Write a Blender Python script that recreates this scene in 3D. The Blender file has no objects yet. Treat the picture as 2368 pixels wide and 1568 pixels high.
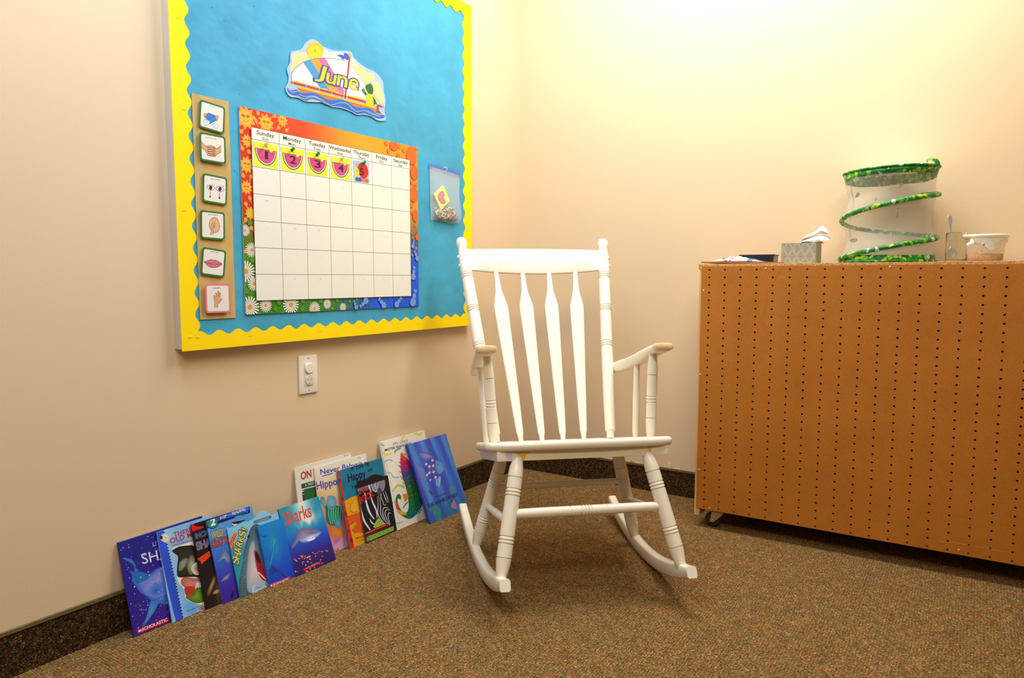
import bpy, bmesh, math, random
from mathutils import Vector, Matrix, noise
from mathutils.geometry import tessellate_polygon
random.seed(7)
PI = math.pi
SC = bpy.context.scene
COL = SC.collection

# ------------------------------------------------------------------ camera, world, lights, exposure
W, H = 2368, 1568
YAW, PITCH, ROLL, FPX = 2.15541, 0.08587, 0.00091, 1626.32
CAM = Vector((1.70402, -2.6431, 0.85848))
FW = Vector((math.cos(PITCH)*math.cos(YAW), math.cos(PITCH)*math.sin(YAW), -math.sin(PITCH)))
R0 = Vector((math.sin(YAW), -math.cos(YAW), 0)); U0 = R0.cross(FW)
RT = math.cos(ROLL)*R0 + math.sin(ROLL)*U0; UP = -math.sin(ROLL)*R0 + math.cos(ROLL)*U0
cd = bpy.data.cameras.new('camera'); cam = bpy.data.objects.new('camera', cd); COL.objects.link(cam)
cd.sensor_width = 36; cd.lens = FPX/W*36; cd.clip_start = .02
m3 = Matrix((RT, UP, -FW)).transposed()
cam.matrix_world = Matrix.Translation(CAM) @ m3.to_4x4()
SC.camera = cam
SC.view_settings.view_transform = 'Standard'; SC.view_settings.look = 'None'
SC.view_settings.gamma = 1; SC.view_settings.use_curve_mapping = False
SC.view_settings.exposure = 0.0
wd = bpy.data.worlds.new('room_ambient'); SC.world = wd; wd.use_nodes = True
wd.node_tree.nodes['Background'].inputs[0].default_value = (1.0, .80, .54, 1)
wd.node_tree.nodes['Background'].inputs[1].default_value = .12

def area(name, loc, size, energy, col, target):
    l = bpy.data.lights.new(name, 'AREA'); l.shape = 'RECTANGLE'; l.size, l.size_y = size
    l.energy = energy; l.color = col
    o = bpy.data.objects.new(name, l); COL.objects.link(o); o.location = loc
    o.rotation_euler = (Vector(target)-Vector(loc)).to_track_quat('-Z', 'Y').to_euler()
    return o
area('ceiling_panel_corner', (1.05, -.60, 2.48), (1.4, .45), 49, (.98, .94, .88), (1.05, -.42, 0))
area('cool_fill_left', (.55, -2.05, 2.50), (.35, 1.3), 27, (.66, .84, 1.12), (-.30, -1.95, 1.5))  # unseen cool fill, added and tilted to brighten the upper left wall
area('ceiling_panel_room', (2.2, -3.2, 2.70), (1.2, .6), 40, (1, .80, .52), (1.0, -1.2, .5))

# ------------------------------------------------------------------ photo pixel -> point on a surface of the room
def ray(p):
    return FW + RT*((p[0]-W/2)/FPX) - UP*((p[1]-H/2)/FPX)
def on_x(p, x): d = ray(p); return CAM + d*((x-CAM.x)/d.x)
def on_y(p, y): d = ray(p); return CAM + d*((y-CAM.y)/d.y)
def on_z(p, z): d = ray(p); return CAM + d*((z-CAM.z)/d.z)
def frame(x0, y0, s): return lambda x, y: (x0+x/s, y0+y/s)
ID = lambda x, y: (x, y)

# ------------------------------------------------------------------ colour and materials
def s2l(v):
    v /= 255.
    return v/12.92 if v <= .04045 else ((v+.055)/1.055)**2.4
TINT = (1.0, .91, .78)
def raw(c): return tuple(s2l(v) for v in c[:3])
def pc(c, k=1.0):       # a colour read under the warm lamps -> the colour of the thing itself
    return tuple(min(.93, k*s2l(v)/t) for v, t in zip(c, TINT))
MATS = {}
def mat(name, col, rough=.5, spec=.5, bump=0, bscale=300, var=.06, vscale=9, metal=0, trans=0, alpha=1, coat=0, ior=1.45):
    if name in MATS: return MATS[name]
    m = bpy.data.materials.new(name); m.use_nodes = True; nt = m.node_tree; b = nt.nodes['Principled BSDF']
    b.inputs['Roughness'].default_value = rough; b.inputs['Specular IOR Level'].default_value = spec
    b.inputs['Metallic'].default_value = metal; b.inputs['Transmission Weight'].default_value = trans
    b.inputs['Alpha'].default_value = alpha; b.inputs['Coat Weight'].default_value = coat; b.inputs['IOR'].default_value = ior
    tc = nt.nodes.new('ShaderNodeTexCoord')
    n = nt.nodes.new('ShaderNodeTexNoise'); n.inputs['Scale'].default_value = vscale; n.inputs['Detail'].default_value = 4
    nt.links.new(tc.outputs['Object'], n.inputs['Vector'])
    mx = nt.nodes.new('ShaderNodeMix'); mx.data_type = 'RGBA'
    mx.inputs[6].default_value = (*[c*(1-var) for c in col], 1); mx.inputs[7].default_value = (*[min(1, c*(1+var)) for c in col], 1)
    nt.links.new(n.outputs['Fac'], mx.inputs[0]); nt.links.new(mx.outputs[2], b.inputs['Base Color'])
    if bump:
        n2 = nt.nodes.new('ShaderNodeTexNoise'); n2.inputs['Scale'].default_value = bscale; n2.inputs['Detail'].default_value = 3
        nt.links.new(tc.outputs['Object'], n2.inputs['Vector'])
        bp = nt.nodes.new('ShaderNodeBump'); bp.inputs['Strength'].default_value = bump; bp.inputs['Distance'].default_value = .002
        nt.links.new(n2.outputs['Fac'], bp.inputs['Height']); nt.links.new(bp.outputs[0], b.inputs['Normal'])
    MATS[name] = m
    return m
def print_mat(name, rough, crumple=0):
    m = bpy.data.materials.new(name); m.use_nodes = True; nt = m.node_tree; b = nt.nodes['Principled BSDF']
    b.inputs['Roughness'].default_value = rough
    a = nt.nodes.new('ShaderNodeAttribute'); a.attribute_name = 'ink'
    nt.links.new(a.outputs['Color'], b.inputs['Base Color'])
    tc = nt.nodes.new('ShaderNodeTexCoord'); n2 = nt.nodes.new('ShaderNodeTexNoise')
    n2.inputs['Scale'].default_value = 9 if crumple else 60; n2.inputs['Detail'].default_value = 3
    nt.links.new(tc.outputs['Object'], n2.inputs['Vector'])
    bp = nt.nodes.new('ShaderNodeBump'); bp.inputs['Strength'].default_value = .35 if crumple else .05
    bp.inputs['Distance'].default_value = .02 if crumple else .002
    nt.links.new(n2.outputs['Fac'], bp.inputs['Height']); nt.links.new(bp.outputs[0], b.inputs['Normal'])
    return m
GLOSS = print_mat('printed_glossy_card', .42)
MATTE = print_mat('printed_matte_paper', .75)
WALL = mat('cream_wall_paint', (.72, .56, .37), .62, .3, .12, 260, .012, 3)
CREAM = mat('cream_gloss_paint', (.86, .80, .66), .26, .5, .05, 40, .03, 14)
BARE = mat('worn_bare_wood', (.72, .50, .27), .6, .3, .2, 90, .4, 35)
PAGES = mat('book_page_edges', (.80, .74, .62), .8, .2, .3, 600, .08, 200)
YELLOW = mat('yellow_border_paper', (.98, .72, .0), .6, .3, .1, 60, .02, 20)
STEEL = mat('zinc_steel', (.55, .52, .42), .35, .5, 0, 50, .1, 30, metal=.9)
BLACK = mat('black_plastic', (.012, .012, .014), .35)
WHITEP = mat('white_plastic', (.84, .80, .72), .35, .5, 0, 50, .02, 5)

# ------------------------------------------------------------------ object helpers
def link(name, me, m=None, parent=None, smooth=False):
    o = bpy.data.objects.new(name, me); COL.objects.link(o)
    if m is not None:
        for x in (m if isinstance(m, (list, tuple)) else [m]): me.materials.append(x)
    if parent: o.parent = parent
    if smooth:
        for p in me.polygons: p.use_smooth = True
    return o
def obj(name, bm, m=None, parent=None, smooth=False, auto=None):
    me = bpy.data.meshes.new(name); bmesh.ops.recalc_face_normals(bm, faces=bm.faces)
    if auto is not None:
        for e in bm.edges:
            e.smooth = not (len(e.link_faces) == 2 and e.calc_face_angle(0) > auto)
        smooth = True
    bm.to_mesh(me); bm.free()
    return link(name, me, m, parent, smooth)
def tag(o, label=None, cat=None, group=None, kind=None):
    if label: o['label'] = label
    if cat: o['category'] = cat
    if group: o['group'] = group
    if kind: o['kind'] = kind
    return o
def thing(name, label, cat, M, group=None):
    o = bpy.data.objects.new(name, None); COL.objects.link(o); o.empty_display_size = .05
    o.matrix_world = M; return tag(o, label, cat, group)
def box(bm, a, b, bev=0, mi=0):
    r = bmesh.ops.create_cube(bm, size=1); vs = r['verts']
    for v in vs: v.co = Vector((a[i] + (b[i]-a[i])*(v.co[i]+.5) for i in range(3)))
    fs = {f for v in vs for f in v.link_faces}
    for f in fs: f.material_index = mi
    if bev: bmesh.ops.bevel(bm, geom=list({e for f in fs for e in f.edges}), offset=bev, segments=2, affect='EDGES', profile=.6)
def lathe(bm, P, Q, prof, seg=28, mi=0):
    P, Q = Vector(P), Vector(Q); ax = Q-P; z = ax.normalized()
    x = z.orthogonal().normalized(); y = z.cross(x); rings = []
    for t, r in prof:
        rings.append([bm.verts.new(P + ax*t + (x*math.cos(2*PI*k/seg)+y*math.sin(2*PI*k/seg))*max(r, 1e-5)) for k in range(seg)])
    for a, b in zip(rings, rings[1:]):
        for k in range(seg):
            bm.faces.new((a[k], a[(k+1) % seg], b[(k+1) % seg], b[k])).material_index = mi
    bm.faces.new(rings[0][::-1]).material_index = mi; bm.faces.new(rings[-1]).material_index = mi
def sweep(bm, pts, secs, closed=False, mi=0):
    """pts: centres; secs: list of section rings as offsets (same count)."""
    rings = [[bm.verts.new(Vector(p)+Vector(o)) for o in s] for p, s in zip(pts, secs)]
    n = len(rings[0]); R = list(zip(rings, rings[1:])) + ([(rings[-1], rings[0])] if closed else [])
    for a, b in R:
        for k in range(n): bm.faces.new((a[k], a[(k+1) % n], b[(k+1) % n], b[k])).material_index = mi
    if not closed: bm.faces.new(rings[0][::-1]).material_index = mi; bm.faces.new(rings[-1]).material_index = mi
def tube(bm, pts, r, seg=10, mi=0, closed=False):
    pts = [Vector(p) for p in pts]; secs = []; prev = None; n = len(pts)
    for i in range(n):
        t = (pts[(i+1) % n if closed else min(i+1, n-1)] - pts[(i-1) % n if closed else max(i-1, 0)]).normalized()
        if prev is None: x = t.orthogonal().normalized()
        else: x = (prev - t*prev.dot(t)).normalized()
        prev = x; y = t.cross(x); rr = r(i/(n-1)) if callable(r) else r
        secs.append([(x*math.cos(2*PI*k/seg)+y*math.sin(2*PI*k/seg))*rr for k in range(seg)])
    sweep(bm, pts, secs, closed, mi)
def smooth_path(P, n=8):
    P = [Vector(p) for p in P]; out = []
    for i in range(len(P)-1):
        a, b, c, d = P[max(i-1, 0)], P[i], P[i+1], P[min(i+2, len(P)-1)]
        for k in range(n):
            t = k/n
            out.append(.5*((2*b)+(c-a)*t+(2*a-5*b+4*c-d)*t*t+(3*b-a-3*c+d)*t**3))
    return out+[P[-1]]

# ------------------------------------------------------------------ printed sheets: flat inked shapes on a face (local x right, z up, face looks along -y)
_GL = {}
def glyphs(s, bold):
    k = (s, bold)
    if k in _GL: return _GL[k]
    cu = bpy.data.curves.new('t', 'FONT'); cu.body = s; cu.size = 1; cu.offset = bold; cu.resolution_u = 3
    o = bpy.data.objects.new('t', cu); COL.objects.link(o)
    dg = bpy.context.evaluated_depsgraph_get(); me = bpy.data.meshes.new_from_object(o.evaluated_get(dg))
    me.calc_loop_triangles()
    vs = [(v.co.x, v.co.y) for v in me.vertices]; fs = [tuple(t.vertices) for t in me.loop_triangles]
    bpy.data.objects.remove(o); bpy.data.curves.remove(cu); bpy.data.meshes.remove(me)
    _GL[k] = (vs, fs); return _GL[k]
INK = [.80]
def ik(c): return pc(c, INK[0])
class Sheet:
    def __init__(s, M, w, h, fr=ID, lift0=.00004, step=.00002):
        s.M = M; s.inv = M.inverted(); s.w, s.h = w, h; s.fr = fr; s.lift = lift0; s.step = step
        s.V = []; s.F = []; s.C = []; s.n = (M.to_3x3() @ Vector((0, 1, 0))).normalized(); s.o = M.translation; s.clip = True
        s.warp = None
    def px(s, x, y):
        d = ray(s.fr(x, y)); t = (s.o-CAM).dot(s.n)/d.dot(s.n); q = s.inv @ (CAM+d*t); return (q.x, q.z)
    def pts(s, P, loc=False):
        return [tuple(p) if loc else s.px(*p) for p in P]
    def up(s): s.lift += s.step
    def _clip(s, P):
        if not s.clip: return P
        for ax, lim, sg in ((0, 0, 1), (0, s.w, -1), (1, 0, 1), (1, s.h, -1)):
            Q = []
            for i in range(len(P)):
                a, b = P[i-1], P[i]; da, db = sg*(a[ax]-lim), sg*(b[ax]-lim)
                if (da < 0) != (db < 0):
                    t = da/(da-db); Q.append((a[0]+(b[0]-a[0])*t, a[1]+(b[1]-a[1])*t))
                if db >= 0: Q.append(b)
            P = Q
            if len(P) < 3: return []
        return P
    def add(s, P, tris, col, same=False):
        if not same: s.up()
        b = len(s.V); s.V += [(p[0], -s.lift, p[1]) for p in P]
        for t in tris:
            s.F.append(tuple(b+i for i in t))
            s.C += [ik(col(*P[i])) if callable(col) else col for i in t]
    def poly(s, P, col, loc=False, same=False):
        P = s._clip(s.pts(P, loc))
        if len(P) < 3: return
        tr = tessellate_polygon([[Vector((*p, 0)) for p in P]])
        s.add(P, tr, col if callable(col) else ik(col), same)
    def curve(s, P, col, loc=False, n=5, same=False):      # closed smooth outline
        Q = [Vector((*p, 0)) for p in s.pts(P, loc)]; m = len(Q); out = []
        for i in range(m):
            a, b, c, d = Q[i-1], Q[i], Q[(i+1) % m], Q[(i+2) % m]
            for k in range(n):
                t = k/n; v = .5*((2*b)+(c-a)*t+(2*a-5*b+4*c-d)*t*t+(3*b-a-3*c+d)*t**3); out.append((v.x, v.y))
        s.poly(out, col, True, same); return out
    def blob(s, P, c0, c1, loc=False, cen=None, same=False):    # colour runs from c0 at the middle to c1 at the rim
        Q = s._clip(s.pts(P, loc))
        if len(Q) < 3: return
        cx = cen or (sum(p[0] for p in Q)/len(Q), sum(p[1] for p in Q)/len(Q))
        if not same: s.up()
        b = len(s.V); a0, a1 = ik(c0), ik(c1)
        s.V += [(p[0], -s.lift, p[1]) for p in Q]+[(cx[0], -s.lift, cx[1])]
        for i in range(len(Q)):
            s.F.append((b+i, b+(i+1) % len(Q), b+len(Q))); s.C += [a1, a1, a0]
    def ell(s, c, rx, ry, col, rot=0, loc=False, n=20, c1=None, same=False):   # radii in frame pixels unless loc
        P = []
        for k in range(n):
            a = 2*PI*k/n; x, y = rx*math.cos(a), ry*math.sin(a)
            P.append((c[0]+x*math.cos(rot)-y*math.sin(rot), c[1]+x*math.sin(rot)+y*math.cos(rot)))
        if c1: s.blob(P, col, c1, loc, same=same)
        else: s.poly(P, col, loc, same)
    def line(s, P, wd, col, loc=False, closed=False, sm=0, same=False):        # wd in metres
        P = s.pts(P, loc)
        if sm: P = [(v.x, v.y) for v in smooth_path([(*p, 0) for p in P], sm)]
        if closed: P.append(P[0])
        if not same: s.up()
        L = []; Rr = []; n = len(P)
        for i in range(n):
            a, b = Vector(P[max(i-1, 0)]), Vector(P[min(i+1, n-1)]); t = (b-a)
            if t.length < 1e-9: t = Vector((1, 0))
            t.normalize(); nn = Vector((-t.y, t.x)); w = (wd(i/(n-1)) if callable(wd) else wd)/2
            L.append(Vector(P[i])+nn*w); Rr.append(Vector(P[i])-nn*w)
        b0 = len(s.V); c = ik(col); cl = (lambda v: (min(max(v.x, 0), s.w), -s.lift, min(max(v.y, 0), s.h))) if s.clip else (lambda v: (v.x, -s.lift, v.y))
        for l, r in zip(L, Rr): s.V += [cl(l), cl(r)]
        for i in range(n-1):
            k = b0+2*i; s.F.append((k, k+1, k+3, k+2)); s.C += [c]*4
    def text(s, t, p0, p1, p2, col, bold=0, loc=False, fit=True):    # baseline left, baseline right, cap-height point above p0
        vs, fs = glyphs(t, bold); p0, p1, p2 = [Vector(q) for q in s.pts([p0, p1, p2], loc)]
        b0 = glyphs(t, 0)[0] if bold > .03 else vs
        x0 = min(v[0] for v in b0); x1 = max(v[0] for v in b0); H0 = [v[1] for v in glyphs('H', 0 if bold > .03 else bold)[0]]; y0, y1 = min(H0), max(H0)
        ex, ey = (p1-p0)/(x1-x0), (p2-p0)/(y1-y0)
        P = [tuple(p0+ex*(v[0]-x0)+ey*(v[1]-y0)) for v in vs]
        if s.clip: P = [(min(max(a, 0), s.w), min(max(b, 0), s.h)) for a, b in P]
        s.add(P, fs, ik(col))
    def grid(s, fn, nx, ny, mask=None, rect=None):                 # fn(u,v) -> photo colour, u,v in 0..1 over the sheet
        x0, y0, x1, y1 = rect or (0, 0, s.w, s.h); s.up(); b = len(s.V); cc = []
        for j in range(ny+1):
            for i in range(nx+1):
                x, y = x0+(x1-x0)*i/nx, y0+(y1-y0)*j/ny
                s.V.append((x, -s.lift, y)); cc.append(ik(fn(x/s.w, y/s.h)))
        for j in range(ny):
            for i in range(nx):
                k = j*(nx+1)+i; q = (k, k+1, k+nx+2, k+nx+1)
                s.F.append(tuple(b+z for z in q)); s.C += [cc[z] for z in q]
    def build(s, name, m, parent, extra=None, warp=None):
        """extra: (verts, faces, colour) of the solid body the print sits on, kept in the same mesh"""
        V, F, C = list(s.V), list(s.F), list(s.C)
        if extra:
            b = len(V); ev, ef, ec = extra; V += ev
            for f in ef: F.append(tuple(b+i for i in f)); C += [ik(ec)]*len(f)
        if warp: V = [warp(Vector(v)) for v in V]
        me = bpy.data.meshes.new(name); me.from_pydata(V, [], F)
        at = me.color_attributes.new('ink', 'FLOAT_COLOR', 'CORNER')
        at.data.foreach_set('color', [x for c in C for x in (*c, 1)])
        return link(name, me, m, parent)
def slab(w, h, t, y0=0, x0=0, z0=0):
    v = [(x0, y0, z0), (w, y0, z0), (w, y0, h), (x0, y0, h), (x0, y0+t, z0), (w, y0+t, z0), (w, y0+t, h), (x0, y0+t, h)]
    return v, [(0, 1, 2, 3), (5, 4, 7, 6), (4, 0, 3, 7), (1, 5, 6, 2), (3, 2, 6, 7), (4, 5, 1, 0)]
def prism(P, t, y0=0):   # outline in local x,z -> solid plate
    n = len(P); v = [(p[0], y0, p[1]) for p in P]+[(p[0], y0+t, p[1]) for p in P]
    tr = tessellate_polygon([[Vector((*p, 0)) for p in P]])
    f = [tuple(x) for x in tr]+[tuple(i+n for i in x[::-1]) for x in tr]+[(i, (i+1) % n, (i+1) % n+n, i+n) for i in range(n)]
    return v, f
def rrect(w, h, r, x0=0, z0=0, n=5):
    P = []
    for cx, cy, a0 in ((w-r, r, -PI/2), (w-r, h-r, 0), (r, h-r, PI/2), (r, r, PI)):
        for k in range(n+1): a = a0+PI/2*k/n; P.append((x0+cx+r*math.cos(a), z0+cy+r*math.sin(a)))
    return P
def wallM(x, y, z, lean=0, yaw=0, roll=0):      # frame of a sheet on the left wall: local x -> +Y, local z -> up, local y -> into the wall
    X = Vector((math.sin(yaw), math.cos(yaw), 0)); N = Vector((-math.cos(yaw), math.sin(yaw), 0))
    Z = Vector((0, 0, 1))*math.cos(lean)+N*math.sin(lean); Y = Z.cross(X)
    X, Z = X*math.cos(roll)+Z*math.sin(roll), Z*math.cos(roll)-X*math.sin(roll)
    return Matrix.Translation((x, y, z)) @ Matrix((X, Y, Z)).transposed().to_4x4()
def mixc(a, b, t): t = min(1, max(0, t)); return tuple(p+(q-p)*t for p, q in zip(a, b))
def ramp(stops, t):
    for (t0, c0), (t1, c1) in zip(stops, stops[1:]):
        if t <= t1: return mixc(c0, c1, (t-t0)/(t1-t0))
    return stops[-1][1]
def nz(x, y, z=0): return noise.noise(Vector((x, y, z)))
def gauss(u, v, cu, cv, ru, rv): return math.exp(-((u-cu)/ru)**2-((v-cv)/rv)**2)

# ================================================================== the room
def carpet_mat(name, cols, scale, dark=1.0):
    m = bpy.data.materials.new(name); m.use_nodes = True; nt = m.node_tree; b = nt.nodes['Principled BSDF']; N = nt.nodes.new; L = nt.links.new
    b.inputs['Roughness'].default_value = .95; b.inputs['Specular IOR Level'].default_value = .1
    tc = N('ShaderNodeTexCoord')
    n0 = N('ShaderNodeTexNoise'); n0.inputs['Scale'].default_value = 60; L(tc.outputs['Object'], n0.inputs['Vector'])
    ad = N('ShaderNodeMix'); ad.data_type = 'VECTOR'; ad.inputs[0].default_value = .006
    L(tc.outputs['Object'], ad.inputs[4]); L(n0.outputs['Color'], ad.inputs[5])
    def vor(sc):
        v = N('ShaderNodeTexVoronoi'); v.inputs['Scale'].default_value = sc; L(ad.outputs[1], v.inputs['Vector'])
        sp = N('ShaderNodeSeparateColor'); L(v.outputs['Color'], sp.inputs[0])
        r = N('ShaderNodeValToRGB'); r.color_ramp.interpolation = 'CONSTANT'; E_ = r.color_ramp.elements
        for i, c in enumerate(cols):
            e = E_[i] if i < 2 else E_.new(i/len(cols)); e.position = i/len(cols); e.color = (*[q*dark for q in pc(c)], 1)
        L(sp.outputs[0], r.inputs[0]); return v, r, sp
    v1, r1, s1 = vor(scale); v2, r2, s2 = vor(scale*.45)
    mx = N('ShaderNodeMix'); mx.data_type = 'RGBA'; mx.inputs[0].default_value = .28
    L(r1.outputs[0], mx.inputs[6]); L(r2.outputs[0], mx.inputs[7])
    n1 = N('ShaderNodeTexNoise'); n1.inputs['Scale'].default_value = 28; n1.inputs['Detail'].default_value = 5; L(tc.outputs['Object'], n1.inputs['Vector'])
    mr = N('ShaderNodeMapRange'); mr.inputs[1].default_value = .3; mr.inputs[2].default_value = .7; mr.inputs[3].default_value = .88; mr.inputs[4].default_value = 1.12
    L(n1.outputs['Fac'], mr.inputs[0])
    mr2 = N('ShaderNodeMapRange'); mr2.inputs[3].default_value = .42; mr2.inputs[4].default_value = 1.5; L(s1.outputs[1], mr2.inputs[0])
    mm = N('ShaderNodeMath'); mm.operation = 'MULTIPLY'; L(mr.outputs[0], mm.inputs[0]); L(mr2.outputs[0], mm.inputs[1])
    for dr, sc_ in (('X', 46), ('Y', 46)):
        wv = N('ShaderNodeTexWave'); wv.bands_direction = dr; wv.inputs['Scale'].default_value = sc_; wv.inputs['Distortion'].default_value = 3.0; wv.inputs['Detail'].default_value = 2; wv.inputs['Detail Scale'].default_value = 1.5
        L(tc.outputs['Object'], wv.inputs['Vector']); q = N('ShaderNodeMapRange'); q.inputs[3].default_value = .84; q.inputs[4].default_value = 1.14; L(wv.outputs['Fac'], q.inputs[0])
        m2 = N('ShaderNodeMath'); m2.operation = 'MULTIPLY'; L(mm.outputs[0], m2.inputs[0]); L(q.outputs[0], m2.inputs[1]); mm = m2
    vm = N('ShaderNodeVectorMath'); vm.operation = 'SCALE'; L(mx.outputs[2], vm.inputs[0]); L(mm.outputs[0], vm.inputs['Scale'])
    L(vm.outputs[0], b.inputs['Base Color'])
    bp = N('ShaderNodeBump'); bp.inputs['Strength'].default_value = .8; bp.inputs['Distance'].default_value = .003; bp.invert = True
    L(v1.outputs['Distance'], bp.inputs['Height']); L(bp.outputs[0], b.inputs['Normal'])
    return m
CARPET = carpet_mat('speckled_loop_carpet', [(160, 116, 56), (140, 108, 50), (184, 98, 44), (124, 108, 56), (142, 122, 76), (108, 76, 36), (190, 152, 92), (92, 98, 74), (156, 118, 40), (172, 78, 40), (130, 96, 46), (78, 84, 72)], 400, .84)
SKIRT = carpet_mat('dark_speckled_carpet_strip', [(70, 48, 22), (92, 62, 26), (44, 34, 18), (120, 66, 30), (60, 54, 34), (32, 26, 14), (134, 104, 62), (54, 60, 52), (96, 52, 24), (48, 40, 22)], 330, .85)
BIND = mat('olive_binding_tape', pc((104, 92, 48)), .7, .3, .3, 300, .1, 40)

bm = bmesh.new(); box(bm, (-.12, -4.6, -.05), (4.4, .12, 0)); tag(obj('floor', bm, CARPET), 'speckled brown loop carpet covering the floor', kind='structure')
bm = bmesh.new(); box(bm, (-.12, -4.6, 0), (0, .12, 2.78)); tag(obj('wall_left', bm, WALL), 'cream painted wall with the bulletin board', kind='structure')
bm = bmesh.new(); box(bm, (0, 0, 0), (4.4, .12, 2.78))
wb = tag(obj('wall_back', bm, WALL), 'cream painted wall behind the pegboard cabinet', kind='structure')
FILL = mat('bare_wall_plaster', (.92, .86, .74), .8, .2, .4, 200, .1, 90)
BRN = mat('torn_wall_paper', (.42, .24, .10), .8)
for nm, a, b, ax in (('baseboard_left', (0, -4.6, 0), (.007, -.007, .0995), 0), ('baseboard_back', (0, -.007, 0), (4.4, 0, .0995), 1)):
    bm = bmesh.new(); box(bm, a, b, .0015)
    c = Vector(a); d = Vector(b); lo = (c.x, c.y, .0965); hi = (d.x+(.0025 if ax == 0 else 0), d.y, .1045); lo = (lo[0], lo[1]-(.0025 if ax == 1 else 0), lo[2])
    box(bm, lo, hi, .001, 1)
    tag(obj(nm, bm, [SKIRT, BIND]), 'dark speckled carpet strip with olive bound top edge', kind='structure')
# flaked paint above the strip on the back wall
bm = bmesh.new()
def flake(px, py, r, mi, k=1.0):
    c = on_y((px, py), 0); n = random.randint(6, 9); vs = []
    for i in range(n):
        a = 2*PI*i/n; q = r*random.uniform(.5, 1.3); vs.append(bm.verts.new((c.x+q*math.cos(a)*k, -.0006-.0003*mi, c.z+q*math.sin(a))))
    f = bm.faces.new(vs); f.material_index = mi
for i in range(60):
    px = random.choice([random.uniform(1383, 1420), random.uniform(1442, 1492), random.uniform(1535, 1572)]); yb = 1056+(px-1343)*.144
    flake(px, yb-abs(random.gauss(0, 6))-1, random.uniform(.0008, .003), 0, 2)
for px, py in ((1462, 1068), (1466, 1070), (1546, 1084), (1552, 1083), (1459, 1066)): flake(px, py, .0022, 1, 2.2)
p = obj('paint_flakes', bm, [FILL, BRN], wb)

# ================================================================== wall outlet
M = wallM(.0, -1.2405, .5075)
t = thing('wall_outlet', 'white double power outlet with safety caps on the wall below the bulletin board', 'power outlet', M)
w, h = .0705, .1165
v = []; bm = bmesh.new(); box(bm, (0, -.006, 0), (w, 0, h), .0022); obj('cover_plate', bm, WHITEP, t, auto=.6)
bm = bmesh.new(); box(bm, (w/2-.0165, -.0075, .024), (w/2+.0165, -.005, .0925), .001)
obj('receptacle', bm, mat('ivory_plastic', (.78, .73, .60), .4), t)
CLEARP = mat('frosted_plastic', (.80, .76, .66), .3, .5, 0, 50, .02, 5, alpha=.75)
bm = bmesh.new(); lathe(bm, (w/2, -.0065, .077), (w/2, -.0125, .077), [(0, .0165), (.6, .0165), (1, .0145)]); obj('safety_cap', bm, WHITEP, t, auto=.7)
bm = bmesh.new(); lathe(bm, (w/2+.001, -.0065, .041), (w/2+.001, -.0105, .041), [(0, .0165), (.6, .0165), (1, .015)]); tag(obj('safety_cap', bm, CLEARP, t, auto=.7), 'see-through safety cap')
bm = bmesh.new()
for a, b, c, d in ((w/2-.007, .042, .0012, .007), (w/2+.006, .043, .0012, .006), (w/2-.0005, .031, .003, .003)): box(bm, (a-c/2, -.0108, b-d/2), (a+c/2, -.0104, b+d/2))
obj('socket_slots', bm, BLACK, t)
for z in (.0085, .107):
    bm = bmesh.new(); lathe(bm, (w/2, -.0058, z), (w/2, -.0066, z), [(0, .0022), (1, .0018)], 12); obj('screw', bm, mat('dark_screw', (.16, .13, .09), .5), t)

# ================================================================== bulletin board
BX, BY0, BY1, BZ0, BZ1 = .03, -1.628, -.401, .6775, 1.897
bw, bh = BY1-BY0, BZ1-BZ0
M = wallM(BX, BY0, BZ0)
t = thing('bulletin_board', 'large bulletin board covered in blue paper with a scalloped yellow border', 'bulletin board', M)
bm = bmesh.new()
for a, b in (((0, .002, 0), (.018, .03, bh)), ((bw-.018, .002, 0), (bw, .03, bh)), ((.018, .002, 0), (bw-.018, .03, .018)), ((.018, .002, bh-.018), (bw-.018, .03, bh))): box(bm, a, b, .0015)
obj('frame', bm, mat('pale_metal_frame', (.62, .56, .48), .45), t)
S = Sheet(M, bw, bh)
def bluefn(u, v):
    n = .07*nz(u*5, v*5, 3)+.05*nz(u*14, v*9, 1)+.03*nz(u*40, v*40)
    return tuple(c*(1+n) for c in (66, 166, 190))
S.grid(bluefn, 90, 90, rect=(.018, .018, bw-.018, bh-.018))
for i in range(34):     # old pin holes
    a, b = random.uniform(.1, bw-.1), random.uniform(.06, bh-.1); S.ell((a, b), .0013, .0013, (20, 70, 90), loc=True, n=6, same=True)
S.build('blue_backing_paper', print_mat('crumpled_blue_paper', .7, 1), t, (*slab(bw-.018, bh-.018, .012, .002, .018, .018), (66, 166, 190)))
def scallop(L, wd, amp, per, ph=0):   # strip: straight outer edge v=0, wavy inner edge
    n = int(L/per*16); return [(0, 0), (L, 0)]+[(L*(1-i/n), wd+amp*math.sin(2*PI*(L*(1-i/n))/per+ph)) for i in range(n+1)]
def border(P, f, y0, lab=None):
    Q = [f(a, b) for a, b in P]; V, F = prism(Q, .0006, y0)
    me = bpy.data.meshes.new('border_strip'); me.from_pydata(V, [], F); bm = bmesh.new(); bm.from_mesh(me); bmesh.ops.recalc_face_normals(bm, faces=bm.faces)
    nv = len(bm.faces)
    for k in range(9):   # staples
        a = P[1][0]*(k+.5)/9; q = f(a, .022); q2 = f(a+.012, .024)
        if lab: pass
    bm.to_mesh(me); bm.free(); return link('border_strip', me, YELLOW, t)
per = .0562
border(scallop(bh-.004, .0465, .0062, per, 1.2), lambda a, b: (b, a), -.0010)
border(scallop(bh-.004, .0500, .0062, per, .4), lambda a, b: (bw-b, a), -.0010)
border(scallop(bw, .0430, .0060, per, 2.2), lambda a, b: (a, b-.004), -.0020)
border(scallop(bw, .0440, .0070, per, 1.0), lambda a, b: (a, bh-b), -.0020)
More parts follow.
